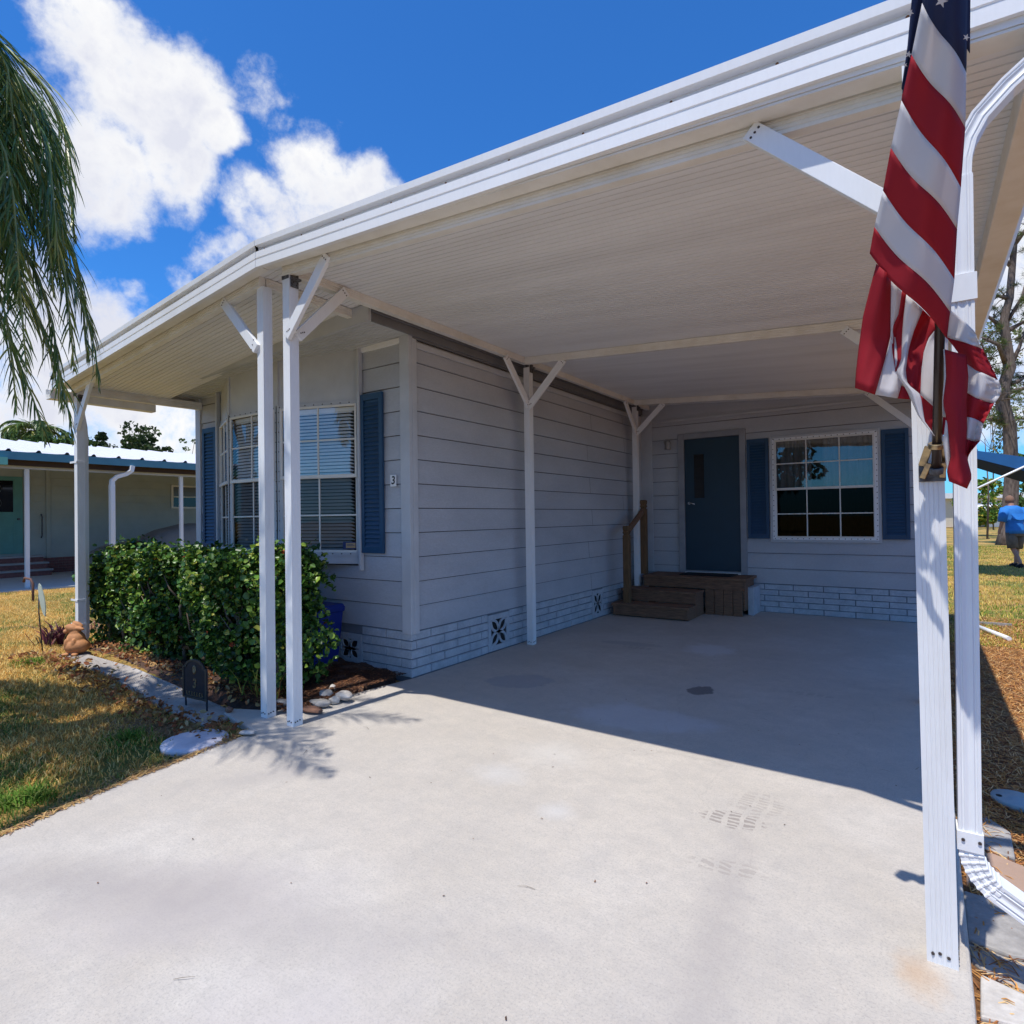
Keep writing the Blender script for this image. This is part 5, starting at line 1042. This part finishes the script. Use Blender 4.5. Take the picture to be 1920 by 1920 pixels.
MB().tube([pb_, pb_+Vector((0, 0, 8.0))], [.2, .14], 10).build('trunk', BARK, pd)
for i in range(16): frond(i*.4+.1, random.uniform(-.1, 1.0), 2.9, 2.0, 300+i, .9, pd, pb_+Vector((0, 0, 8.0)), .07, .45)
# big pine at the right
PB = far(1884, 24.5, .08); pn = thing('pine_tree', 'tall dark pine with twisting limbs and needle tufts at the right edge', 'pine tree', PB)
def PQ(px, py): return CAMP+ray(px, py)*24.5
tr = MB(); tp = [(1886, 1034), (1889, 1000), (1893, 960), (1897, 900), (1895, 850), (1893, 800), (1880, 760), (1883, 720), (1893, 690), (1887, 640), (1882, 600), (1893, 560), (1898, 500), (1905, 420), (1912, 330)]
tr.tube([PQ(*p) for p in tp], [.42, .30, .27, .25, .24, .23, .25, .21, .22, .17, .15, .14, .12, .09, .05], 14)
LM = [[(1880, 765), (1862, 740), (1852, 700), (1850, 660), (1838, 645)], [(1885, 680), (1870, 650), (1850, 640), (1828, 625)], [(1890, 640), (1868, 600), (1848, 595), (1830, 600)], [(1893, 560), (1870, 555), (1850, 570)], [(1893, 720), (1915, 710), (1945, 690)], [(1893, 735), (1925, 728), (1960, 700)], [(1896, 800), (1868, 788), (1845, 786)], [(1890, 620), (1920, 600), (1950, 590)], [(1898, 500), (1880, 480), (1862, 490)], [(1893, 690), (1912, 650), (1925, 610)], [(1900, 460), (1925, 430), (1950, 420)], [(1905, 420), (1890, 400), (1878, 410)], [(1884, 640), (1890, 600), (1915, 560), (1930, 500)]]
tuft = []
for L_ in LM:
    pts_ = [PQ(*p)+Vector((0, random.uniform(-.5, .5), 0)) if i else PQ(*p) for i, p in enumerate(L_)]; tr.tube(pts_, [.11*(1-.8*i/(len(pts_)-1)) for i in range(len(pts_))], 8)
    for a_, b_ in zip(pts_[:-1], pts_[1:]):
        for _ in range(3): 
            q = a_.lerp(b_, random.random()); e = q+Vector((random.uniform(-.7, .7), random.uniform(-.9, .9), random.uniform(-.35, .6))); tr.tube([q, q.lerp(e, .5)+Vector((0, 0, .08)), e], [.025, .018, .010], 5); tuft.append(e)
            if random.random() < .5: tuft.append(q.lerp(e, .6))
tr.build('trunk', BARK, pn)
V = []; Fa = []; col = []
for e in tuft:
    dom = np.array([random.uniform(-.4, .4), random.uniform(-.4, .4), .3])
    for _ in range(60):
        d = rand_dirs(1)[0]+dom; d /= np.linalg.norm(d); s = np.cross(d, rng.normal(size=3)); s /= np.linalg.norm(s); L_ = random.uniform(.16, .30); b = np.array(e)+rng.normal(0, .05, 3); k = len(V)
        V += [b-s*.008, b+s*.008, b+d*L_]; Fa.append((k, k+1, k+2)); c_ = np.array(random.choice([(.06, .11, .03), (.09, .15, .04), (.16, .20, .06), (.25, .18, .07)] if random.random() > .3 else [(.06, .10, .03)])); col += [c_]*3
npmesh('needles', MATLEAF, np.array(V), np.array(Fa), np.array(col), pn)
# vegetation behind, right
tree('leafy_tree', 'sparse light green tree behind the big pine, right of the flag', far(1850, 30), 6.4, 2.0, 4.4, [(.12, .16, .06), (.18, .20, .09), (.30, .24, .14)], 16, 60, .16, 'trees behind the pine', mat=MATLEAF, trunk_r=.05)
tree('leafy_tree', 'pale olive tree high behind the pine limbs', far(1862, 44), 15.5, 4.2, 7.5, [(.14, .18, .07), (.22, .24, .12), (.34, .30, .18)], 34, 60, .20, 'trees behind the pine', trunk_r=.05)
tree('leafy_tree', 'yellow-green leafy tree beneath the blue canopy, left of the pine trunk', far(1850, 34), 3.1, 1.5, .9, [(.10, .20, .03), (.24, .30, .05), (.45, .38, .06)], 22, 90, .20, 'trees behind the pine', trunk_r=.05)
tree('leafy_tree', 'bright green leafy tree right of the pine trunk at the photo edge', far(1930, 36), 5.0, 1.8, 1.2, MG, 22, 90, .22, 'trees behind the pine', trunk_r=.05)
# trees across the road behind the viewer (they show in the window panes)
for i, (x, y, H) in enumerate([(-9, -30, 11), (3, -34, 13), (12, -28, 9), (-20, -32, 10), (22, -30, 12)]):
    tree('broadleaf_tree', ['rounded tree across the road behind the viewer, left of centre', 'tallest tree across the road behind the viewer', 'shorter tree across the road behind the viewer, right of the tallest', 'tree across the road behind the viewer, farthest left', 'tree across the road behind the viewer, farthest right'][i], (x, y, 0), H, 3.2, 3, DG, 26, 70, .4, 'trees across the road')

# ------------------------------------------------------------------ blue canopy, far white house
cn = thing('shade_canopy', 'blue fabric canopy edge with a white diagonal strut at the right edge', 'canopy', tuple(CAMP+ray(1960, 1040)*13))
def CQ(px, py, D): return CAMP+ray(px, py)*D
CANB = mk('canopy_blue', (.012, .12, .33), .7, trans=.1)
mb = MB(); a = [CQ(1800, 838, 13.5), CQ(1832, 845, 13), CQ(1990, 866, 12)]; lo_ = [CQ(1800, 852, 13.5), CQ(1832, 860, 13), CQ(1990, 900, 12)]
mb.add(a+lo_, [(0, 1, 4, 3), (1, 2, 5, 4)]); bk_ = [CQ(1800, 880, 16), CQ(1832, 882, 16), CQ(1990, 915, 15)]; mb.add(a+[p+Vector((0, 2.5, .2)) for p in a], [(0, 1, 4, 3), (1, 2, 5, 4)])
o = mb.build('fabric', CANB, cn); sd = o.modifiers.new('t', 'SOLIDIFY'); sd.thickness = .01
mb = MB(); mb.add([CQ(1800, 852, 13.5), CQ(1832, 860, 13), CQ(1990, 900, 12), CQ(1990, 926, 12.2), CQ(1832, 877, 13.2), CQ(1800, 868, 13.7)], [(0, 1, 4, 5), (1, 2, 3, 4)]); o = mb.build('valance', mk('canopy_navy', (.006, .02, .05), .8), cn); sd = o.modifiers.new('t', 'SOLIDIFY'); sd.thickness = .01
MB().tube([CQ(1815, 924, 13), CQ(1840, 912, 12.9), CQ(1990, 843, 12)], .022, 8).build('strut', WHITE, cn); MB().tube([CQ(1990, 843, 12), CQ(1990, 1085, 12)], .03, 8).build('strut', WHITE, cn); q_ = CQ(1814, 845, 13.2); MB().tube([q_, Vector((q_.x, q_.y, -.1))], .03, 8).build('strut', WHITE, cn)
wh = far(1880, 52, .1); wo = thing('white_house', 'distant low white house with an awning behind the pine trunk', 'house', wh)
WW = mk('cream_wall', (.62, .56, .44), .8, var=.05); rdir = r2.copy(); rdir.z = 0; rdir.normalize(); fdir = Vector((-rdir.y, rdir.x, 0))
fnW = lambda u, w, z: wh+rdir*u-fdir*w+Vector((0, 0, z))
mb = MB(); lbox(mb, fnW, -6, 9, 0, 2.5, -6, 0); mb.build('wall', WW, wo); mb = MB(); lbox(mb, fnW, -6.4, 9.4, 2.5, 2.95, -6.5, .5); mb.build('roof', WHITE, wo)
mb = MB(); lbox(mb, fnW, -1.3, -.2, 1.0, 1.9, .001, .02); w_ = mb.build('window', ALUM, wo); mb = MB(); lbox(mb, fnW, -1.2, -.3, 1.05, 1.5, .021, .03); mb.build('pane', DARKGLASS, w_)
mb = MB(); mb.add([fnW(-2.6, 0, 2.2), fnW(-.2, 0, 2.2), fnW(-.9, 1.0, 1.4), fnW(-2.9, 1.0, 1.4)], [(0, 1, 2, 3)]); o = mb.build('awning', WHITE, wo); o.modifiers.new('t', 'SOLIDIFY').thickness = .03
mb = MB(); lbox(mb, fnW, -2.4, -.1, 0, .9, 1.1, 1.16); mb.build('railing', mk('grey_rail', (.35, .38, .42), .6), wo)

# ------------------------------------------------------------------ the man walking away
pe = thing('person', 'person in bright blue shirt and khaki shorts walking away across the lawn', 'person', gp(1905, 1064))
pb0 = gp(1905, 1064); k_ = 1.83/1.80
def PP(r_, f_, z): return pb0+rt*r_*k_+Vector((fw.x, fw.y, 0)).normalized()*f_*k_+Vector((0, 0, z*k_))
me = bpy.data.meshes.new('body'); jn = {'pel': (0, 0, .93), 'sp': (0, .02, 1.1), 'ch': (0, .06, 1.33), 'nk': (0, .10, 1.50), 'hd': (.0, .14, 1.62), 'ht': (0, .15, 1.74),
      'sl': (-.17, .07, 1.40), 'el': (-.27, .05, 1.15), 'wl': (-.29, .12, .92), 'hl': (-.29, .14, .82), 'sr': (.17, .07, 1.40), 'er': (.27, .08, 1.16), 'wr': (.29, .20, .95), 'hr': (.29, .24, .86),
      'hpl': (-.11, 0, .88), 'kl': (-.10, -.03, .50), 'al': (-.07, -.22, .12), 'tl': (-.07, -.14, .04), 'hpr': (.11, 0, .88), 'kr': (.12, .10, .50), 'ar': (.12, .14, .10), 'tr': (.12, .26, .03)}
rad = {'pel': .15, 'sp': .14, 'ch': .13, 'nk': .06, 'hd': .085, 'ht': .08, 'sl': .06, 'el': .045, 'wl': .032, 'hl': .035, 'sr': .06, 'er': .045, 'wr': .032, 'hr': .035, 'hpl': .10, 'kl': .062, 'al': .042, 'tl': .045, 'hpr': .10, 'kr': .062, 'ar': .042, 'tr': .045}
nm_ = list(jn); ed = [('pel', 'sp'), ('sp', 'ch'), ('ch', 'nk'), ('nk', 'hd'), ('hd', 'ht'), ('ch', 'sl'), ('sl', 'el'), ('el', 'wl'), ('wl', 'hl'), ('ch', 'sr'), ('sr', 'er'), ('er', 'wr'), ('wr', 'hr'), ('pel', 'hpl'), ('hpl', 'kl'), ('kl', 'al'), ('al', 'tl'), ('pel', 'hpr'), ('hpr', 'kr'), ('kr', 'ar'), ('ar', 'tr')]
me.from_pydata([tuple(PP(*jn[k])-pb0) for k in nm_], [(nm_.index(a), nm_.index(b)) for a, b in ed], []); bo = bpy.data.objects.new('body', me); C.objects.link(bo); bo.parent = pe; bo.location = pb0-Vector(pe.location)
sk = bo.modifiers.new('skin', 'SKIN'); sk.use_smooth_shade = True; bo.modifiers.new('sub', 'SUBSURF').levels = 2; bo.modifiers['sub'].render_levels = 2
for i, k in enumerate(nm_): me.skin_vertices[0].data[i].radius = (rad[k], rad[k]); me.skin_vertices[0].data[i].use_root = (k == 'pel')
me.materials.append(mk('skin', (.42, .22, .15), .6))
def ring(c, rx, ry, n=16, tilt=0): 
    R0 = rt; F0 = Vector((fw.x, fw.y, 0)).normalized(); c = PP(*c); return [c+R0*rx*math.cos(2*pi*i/n)+F0*ry*math.sin(2*pi*i/n)+Vector((0, 0, tilt*math.cos(2*pi*i/n))) for i in range(n)]
SH_ = mk('blue_shirt', (.02, .20, .62), .8, col2=(.015, .16, .52), scale=9, bump=.3, bscale=12)
mb = MB(); mb.loft([ring((0, 0, .84), .22, .17), ring((0, 0, .95), .215, .165), ring((0, .02, 1.12), .20, .155), ring((0, .05, 1.30), .215, .165), ring((0, .07, 1.42), .235, .155), ring((0, .09, 1.49), .20, .15), ring((0, .10, 1.53), .11, .11), ring((0, .10, 1.52), .075, .075)])
for s in (-1, 1): mb.tube([PP(s*.17, .07, 1.44), PP(s*.24, .06, 1.30), PP(s*.275, .055, 1.13)], [.115, .10, .095], 14)
mb.add([PP(-.19, -.105, 1.33), PP(.19, -.105, 1.33), PP(.17, -.15, 1.20), PP(0, -.16, 1.17), PP(-.17, -.15, 1.20)], [(0, 1, 2, 3, 4)]); mb.build('shirt', SH_, pe)
mb = MB(); mb.loft([ring((0, 0, .95), .19, .15), ring((0, 0, .80), .20, .155), ring((0, 0, .78), .20, .15)]); 
mb.tube([PP(-.105, 0, .86), PP(-.105, -.02, .66), PP(-.10, -.04, .48)], [.115, .115, .115], 14); mb.tube([PP(.105, 0, .86), PP(.115, .05, .66), PP(.12, .10, .48)], [.115, .115, .115], 14); mb.build('shorts', mk('khaki_cloth', (.17, .135, .10), .9, var=.35, scale=10), pe)
for a, b in (((-.07, -.24, .07), (-.07, -.12, .015)), ((.12, .12, .05), (.12, .30, .03))): mb = MB(); mb.tube([PP(a[0], a[1]-.02, a[2]), PP((a[0]+b[0])/2, (a[1]+b[1])/2, (a[2]+b[2])/2+.01), PP(*b)], [.052, .058, .045], 12); mb.build('shoe', RUBBER, pe)
bmh = MB(); 
for i in range(1): bmh.loft([ring((0, .15, 1.60), .088, .095), ring((0, .15, 1.68), .092, .10), ring((0, .15, 1.75), .075, .085), ring((0, .15, 1.79), .02, .02)]); 
bmh.build('hair', mk('hair', (.22, .12, .08), .8), pe)

# ------------------------------------------------------------------ neighbour home on the left
nh = thing('neighbor_home', 'sage green home with white ribbed roof, teal eave and brick base at the left', 'house', (-21, 6, 0))
NX = -21.1; SAGE = mk('sage_siding', (.40, .44, .40), .75, var=.12, scale=2); TEAL = mk('teal_paint', (.07, .22, .30), .5); TEALD = mk('teal_door_paint', (.10, .30, .27), .5); RB = mk('red_brick', (.26, .11, .095), .9, col2=(.19, .08, .07), scale=14, bump=.4)
nz = [.46+.235*k for k in range(12)]; boards(lambda u, w, z: (NX-.01+w, u, z), -4, 22, nz, [(5.0, 6.15, .5, 2.95)]).build('siding', [SAGE, SEAM_SHADE], nh)
MB().box((NX-6, -4, 0), (NX-.012, 22, 3.1)).build('wall', SAGE, nh)
NMORT = mk('pink_mortar', (.30, .22, .20), .9)
bricks(lambda u, w, z: (NX+.03+w, u, z), 6.55, 14, 0, rows=6, L_=.21, H_=.077).build('brick_base', [RB, NMORT], nh)
for y, w in ((6.72, .10), (6.2, .10), (4.85, .10)): MB().box((NX+.012, y-w/2, .46), (NX+.035, y+w/2, 3.02)).build('trim', mk('sage_trim', (.40, .43, .38), .6), nh)
dn = MB().box((NX-.005, 5.02, .62), (NX+.02, 6.12, 2.80)).build('door', TEALD, nh); MB().box((NX+.021, 5.16, 1.80), (NX+.03, 5.90, 2.68)).build('glass', DARKGLASS, dn)
lea = MB()
for zc_ in (2.45, 2.05):
    for s in (-1, 1): lea.tube([(NX+.034, 5.53+s*.11*math.sin(t*pi), zc_-.18+.36*t) for t in [i/10 for i in range(11)]], .006, 6)
lea.build('leading', BRACKET, dn); mb = MB(); mb.tube([(NX+.02, 6.02, 1.60), (NX+.09, 6.02, 1.60)], .03, 10); mb.build('knob', BRACKET, dn)
mb = MB(); mb.box((NX+.021, 5.18, .75), (NX+.028, 5.94, .80)); mb.box((NX+.021, 5.18, 1.50), (NX+.028, 5.94, 1.55)); mb.box((NX+.021, 5.18, .80), (NX+.028, 5.22, 1.50)); mb.box((NX+.021, 5.90, .80), (NX+.028, 5.94, 1.50)); mb.build('panel', TEALD, dn)
for i, (x1, z) in enumerate(((NX+.35, .56), (NX+.65, .38), (NX+.95, .20))):
    mb = MB(); mb.box((NX+.03, 3.8, z-.20 if i < 2 else -.02), (x1, 6.5, z-.05), 0); mb.box((NX+.031, 3.78, z-.049), (x1+.03, 6.53, z), 1); mb.build('step', [RB, mk('step_cap', (.40, .38, .37), .8)], nh, bevel=.006)
mb = MB(); mb.tube([(NX+.03, 6.55, 1.05), (NX+.09, 6.55, 1.12), (NX+.09, 6.55, 1.66), (NX+.03, 6.55, 1.74)], .018, 8); mb.build('grab_handle', BRACKET, nh)
wn = MB().box((NX+.012, 10.2, 1.92), (NX+.04, 11.4, 2.72)).build('window', ALUM, nh); MB().box((NX+.041, 10.27, 1.98), (NX+.048, 11.33, 2.30)).build('pane', DARKGLASS, wn); MB().box((NX+.041, 10.27, 2.34), (NX+.048, 11.33, 2.66)).build('pane', mk('shaded_pane', (.12, .13, .13), .2), wn)
# ribbed roof from eave to ridge
EX = -16.3
def nroof():
    mb = MB(); ys_ = []; y = -3.0
    while y < 20: ys_ += [(y, 0), (y+.30, .02), (y+.42, .03), (y+.46, .075), (y+.50, .075), (y+.54, 0)]; y += .54
    n = len(ys_); vs = [(x, y, z0_+dz) for x, z0_ in ((EX-.02, 3.03), (-23.2, 4.02)) for y, dz in ys_]
    mb.add(vs, [(k, n+k, n+k+1, k+1) for k in range(n-1)]); mb.add([(x, y, z-.06) for x, z in ((EX-.02, 3.03), (-23.2, 4.02)) for y in (-3, 20)], [(0, 1, 3, 2)]); return mb
nroof().build('roof', mk('white_roof_metal', (.62, .62, .65), .45, var=.04), nh)
MB().box((EX-.03, -3, 2.87), (EX, 20, 3.045)).build('fascia', TEAL, nh); MB().box((EX-.30, -3, 2.76), (EX-.25, 20, 2.94)).build('eave_beam', mk('brown_board', (.045, .025, .02), .8), nh); MB().box((EX-.46, -3, 2.70), (EX-.38, 20, 2.78)).build('beam', TRIM, nh)
MB().box((EX-.02, -3, 2.74), (EX+.10, 4.45, 2.90)).build('gutter_end', mk('mint_paint', (.18, .50, .40), .5), nh)
for y, mt in ((4.93, WHITE_OLD), (8.35, WHITE_OLD), (12, WHITE_OLD)): MB().box((EX-.46, y-.04, 0), (EX-.38, y+.04, 2.70)).build('post', mt, nh, bevel=.003)
mb = MB(); rect_sweep(mb, [(EX+.0, 6.95, 2.88), (EX, 6.93, 2.76), (EX-.05, 6.85, 2.68), (EX-.12, 6.65, 2.60), (EX-.15, 6.56, 2.50), (EX-.15, 6.55, 2.38)], .09, .11, ref=(1, 0, 0)); rect_sweep(mb, [(EX-.15, 6.55, 2.40), (EX-.15, 6.55, .05)], .10, .12, ref=(1, 0, 0)); mb.build('downspout', WHITE, nh)
mb = MB(); mb.lathe([(0, .05), (.05, .05), (.09, .0), (.07, -.03), (0, -.04)], (EX-.7, 4.75, 2.90), 16); mb.build('eave_lamp', WHITE, nh)
o = MB().poly([(-22, -6), (-16.15, -6), (-16.15, 20), (-22, 20)], -.08, .02).build('neighbor_driveway', mk('pale_concrete', (.56, .55, .52), .8, var=.1, scale=2)); props(o, kind='structure')
# covered car under the neighbour's roof
cc = thing('covered_car', 'car under a loose grey cover beside the sage green wall', 'car', (-18.6, 9.2, 0)); COV = mk('grey_cover_cloth', (.22, .21, .20), .85, var=.2, scale=3, bump=.8, bscale=5)
prof = [(6.75, .10, .35), (6.85, .55, .62), (7.3, .80, .75), (8.1, .95, .80), (8.7, 1.22, .70), (9.4, 1.38, .62), (10.3, 1.38, .62), (10.9, 1.18, .7), (11.3, .95, .78), (11.7, .30, .6)]
mb = MB(); rings = []
for y, h_, hw in prof:
    rg_ = []
    for i in range(20):
        a = pi*i/19; cx2 = math.cos(a); rg_.append((-18.6-.85*math.copysign(abs(cx2)**.5, cx2)*(1 if i in (0, 19) else (.95 if h_ < .8 else .9)), y+.03*math.sin(i*2+y*3), .02+h_*abs(math.sin(a))**.45+.015*math.sin(i*3+y*7)))
    rings.append(rg_)
mb.loft(rings, cap=True); mb.build('cover', COV, cc); mb = MB()
for y in (7.5, 10.7): MB().tube([(-17.82, y, .28), (-17.70, y, .28)], .29, 20).build('wheel', RUBBER, cc)
# little bent brown hook post by the neighbour's drive
hp = gp(62, 1128); o = MB().tube([hp-Vector((0, 0, .1)), hp+Vector((0, 0, .34)), hp+Vector((-.06, -.02, .42)), hp+Vector((-.22, -.06, .44)), hp+Vector((-.24, -.07, .36))], .022, 8).build('hook_stake', mk('rusty_iron', (.14, .07, .05), .8)); props(o, 'short bent brown iron hook stake in the lawn near the neighbour drive', 'stake')

# ------------------------------------------------------------------ light and sky
SUNV = Vector((-.026, -.352, .9356)).normalized(); EL = math.asin(SUNV.z); AZs = math.atan2(SUNV.x, SUNV.y)
sl = bpy.data.lights.new('sun', 'SUN'); sl.energy = 5.0; sl.angle = R_(.53); sl.color = (1, .955, .88); so = bpy.data.objects.new('sun', sl); C.objects.link(so); so.rotation_euler = SUNV.to_track_quat('Z', 'Y').to_euler(); so.location = (0, -5, 20)
W = bpy.data.worlds.new('World'); S.world = W; W.use_nodes = True; nt = W.node_tree; nt.nodes.clear(); L = nt.links.new
sky = nn(nt, 'ShaderNodeTexSky', sky_type='NISHITA'); sky.sun_disc = False; sky.sun_elevation = EL; sky.sun_rotation = AZs; sky.air_density = 1.0; sky.dust_density = .3; sky.ozone_density = 3.0
tc = nn(nt, 'ShaderNodeTexCoord'); D = tc.outputs['Generated']
def noise(sc, det, ro, vec): n = nn(nt, 'ShaderNodeTexNoise', i_Scale=sc, i_Detail=det, i_Roughness=ro); L(vec, n.inputs['Vector']); return n
warp = noise(5, 4, .6, D); wv = nn(nt, 'ShaderNodeVectorMath', operation='MULTIPLY_ADD'); sb_ = nn(nt, 'ShaderNodeVectorMath', operation='SUBTRACT'); L(warp.outputs['Color'], sb_.inputs[0]); sb_.inputs[1].default_value = (.5, .5, .5); L(sb_.outputs[0], wv.inputs[0]); wv.inputs[1].default_value = (.11, .11, .11); L(D, wv.inputs[2])
def mth(op, a, b, clamp=False):
    n = nn(nt, 'ShaderNodeMath', operation=op); n.use_clamp = clamp
    for i, q in enumerate((a, b)):
        if isinstance(q, (int, float)): n.inputs[i].default_value = q
        else: L(q, n.inputs[i])
    return n.outputs[0]
BL = [(290, 190, 175, 1.0), (190, 60, 150, 1.0), (330, 300, 120, 1.0), (170, 330, 150, 1.0), (60, 250, 130, .8), (420, 275, 60, .9), (610, 370, 120, 1.0), (500, 430, 95, 1.0), (700, 345, 75, .9), (420, 500, 75, .85), (340, 525, 35, .6), (150, 650, 150, .95), (40, 620, 170, .9), (280, 740, 170, .9), (0, 760, 160, .8), (420, 770, 170, .8), (455, 125, 55, .20), (500, 175, 50, .22), (395, 95, 50, .22), (535, 235, 32, .34), (255, 545, 30, .38), (1850, 560, 200, .9), (1900, 700, 180, .75), (1960, 480, 160, .8)]
m_all = None
for x, y, rp, amt in BL:
    d = ray(x, y).normalized(); rad_ = rp/F_PX/ (1+((x-960)**2+(y-960)**2)/F_PX**2)*1.15
    dt = nn(nt, 'ShaderNodeVectorMath', operation='DISTANCE'); L(wv.outputs[0], dt.inputs[0]); dt.inputs[1].default_value = tuple(d)
    v = mth('MULTIPLY', mth('SUBTRACT', 1.0, mth('DIVIDE', dt.outputs['Value'], rad_)), amt*1.0)
    v = mth('MAXIMUM', v, -1.0); v = mth('MINIMUM', v, .45*amt)
    m_all = v if m_all is None else mth('MAXIMUM', m_all, v)
n1 = noise(7, 12, .6, wv.outputs[0]).outputs['Fac']; n2c = noise(22, 10, .65, D).outputs['Fac']; bkg = noise(2.6, 8, .6, D).outputs['Fac']
# everywhere else in the sky (outside the measured clouds): scattered fair-weather cloud
sep = nn(nt, 'ShaderNodeSeparateXYZ'); L(D, sep.inputs[0])
fwd = nn(nt, 'ShaderNodeVectorMath', operation='DOT_PRODUCT'); L(D, fwd.inputs[0]); fwd.inputs[1].default_value = tuple(fw)
bmask = mth('MULTIPLY', mth('SUBTRACT', bkg, .56), 5.0, False); bmask = mth('SUBTRACT', bmask, mth('MULTIPLY', mth('MAXIMUM', mth('ADD', fwd.outputs['Value'], -.2), 0), 8.0))
dens = mth('MAXIMUM', mth('ADD', m_all, mth('ADD', mth('MULTIPLY', mth('SUBTRACT', n1, .5), 1.25), mth('MULTIPLY', mth('SUBTRACT', n2c, .5), .9))), bmask)
cl = nn(nt, 'ShaderNodeMapRange'); cl.interpolation_type = 'SMOOTHSTEP'; L(dens, cl.inputs[0]); cl.inputs[1].default_value = -.06; cl.inputs[2].default_value = .50
# self-shading of the cloud: denser and lower parts greyer
sh = noise(4.5, 5, .55, wv.outputs[0]).outputs['Fac']
cr = nn(nt, 'ShaderNodeValToRGB'); L(mth('ADD', mth('MULTIPLY', dens, -.75), mth('MULTIPLY', sh, 1.5)), cr.inputs[0]); cr.color_ramp.elements[0].position = .28; cr.color_ramp.elements[0].color = (.76, .78, .88, 1); cr.color_ramp.elements[1].position = .62; cr.color_ramp.elements[1].color = (1.0, 1.0, 1.0, 1)
tint = nn(nt, 'ShaderNodeVectorMath', operation='MULTIPLY'); L(sky.outputs[0], tint.inputs[0]); tint.inputs[1].default_value = (.38, 1.10, 1.92)
SKYS = .10; CLS = 10.0
cs = nn(nt, 'ShaderNodeVectorMath', operation='SCALE'); L(cr.outputs[0], cs.inputs[0]); cs.inputs['Scale'].default_value = CLS
mx = nn(nt, 'ShaderNodeMix', data_type='RGBA'); L(cl.outputs[0], mx.inputs[0]); L(tint.outputs[0], mx.inputs[6]); L(cs.outputs[0], mx.inputs[7])
bg = nn(nt, 'ShaderNodeBackground', i_Strength=SKYS); L(mx.outputs[2], bg.inputs[0]); wo_ = nn(nt, 'ShaderNodeOutputWorld'); L(bg.outputs[0], wo_.inputs[0])

S.render.engine = 'CYCLES'; S.cycles.use_denoising = True; S.cycles.max_bounces = 8; S.cycles.transparent_max_bounces = 12
S.render.resolution_x = 1024; S.render.resolution_y = 1024
S.view_settings.view_transform = 'Standard'; S.view_settings.look = 'None'; S.view_settings.exposure = 0.0; S.view_settings.gamma = 1
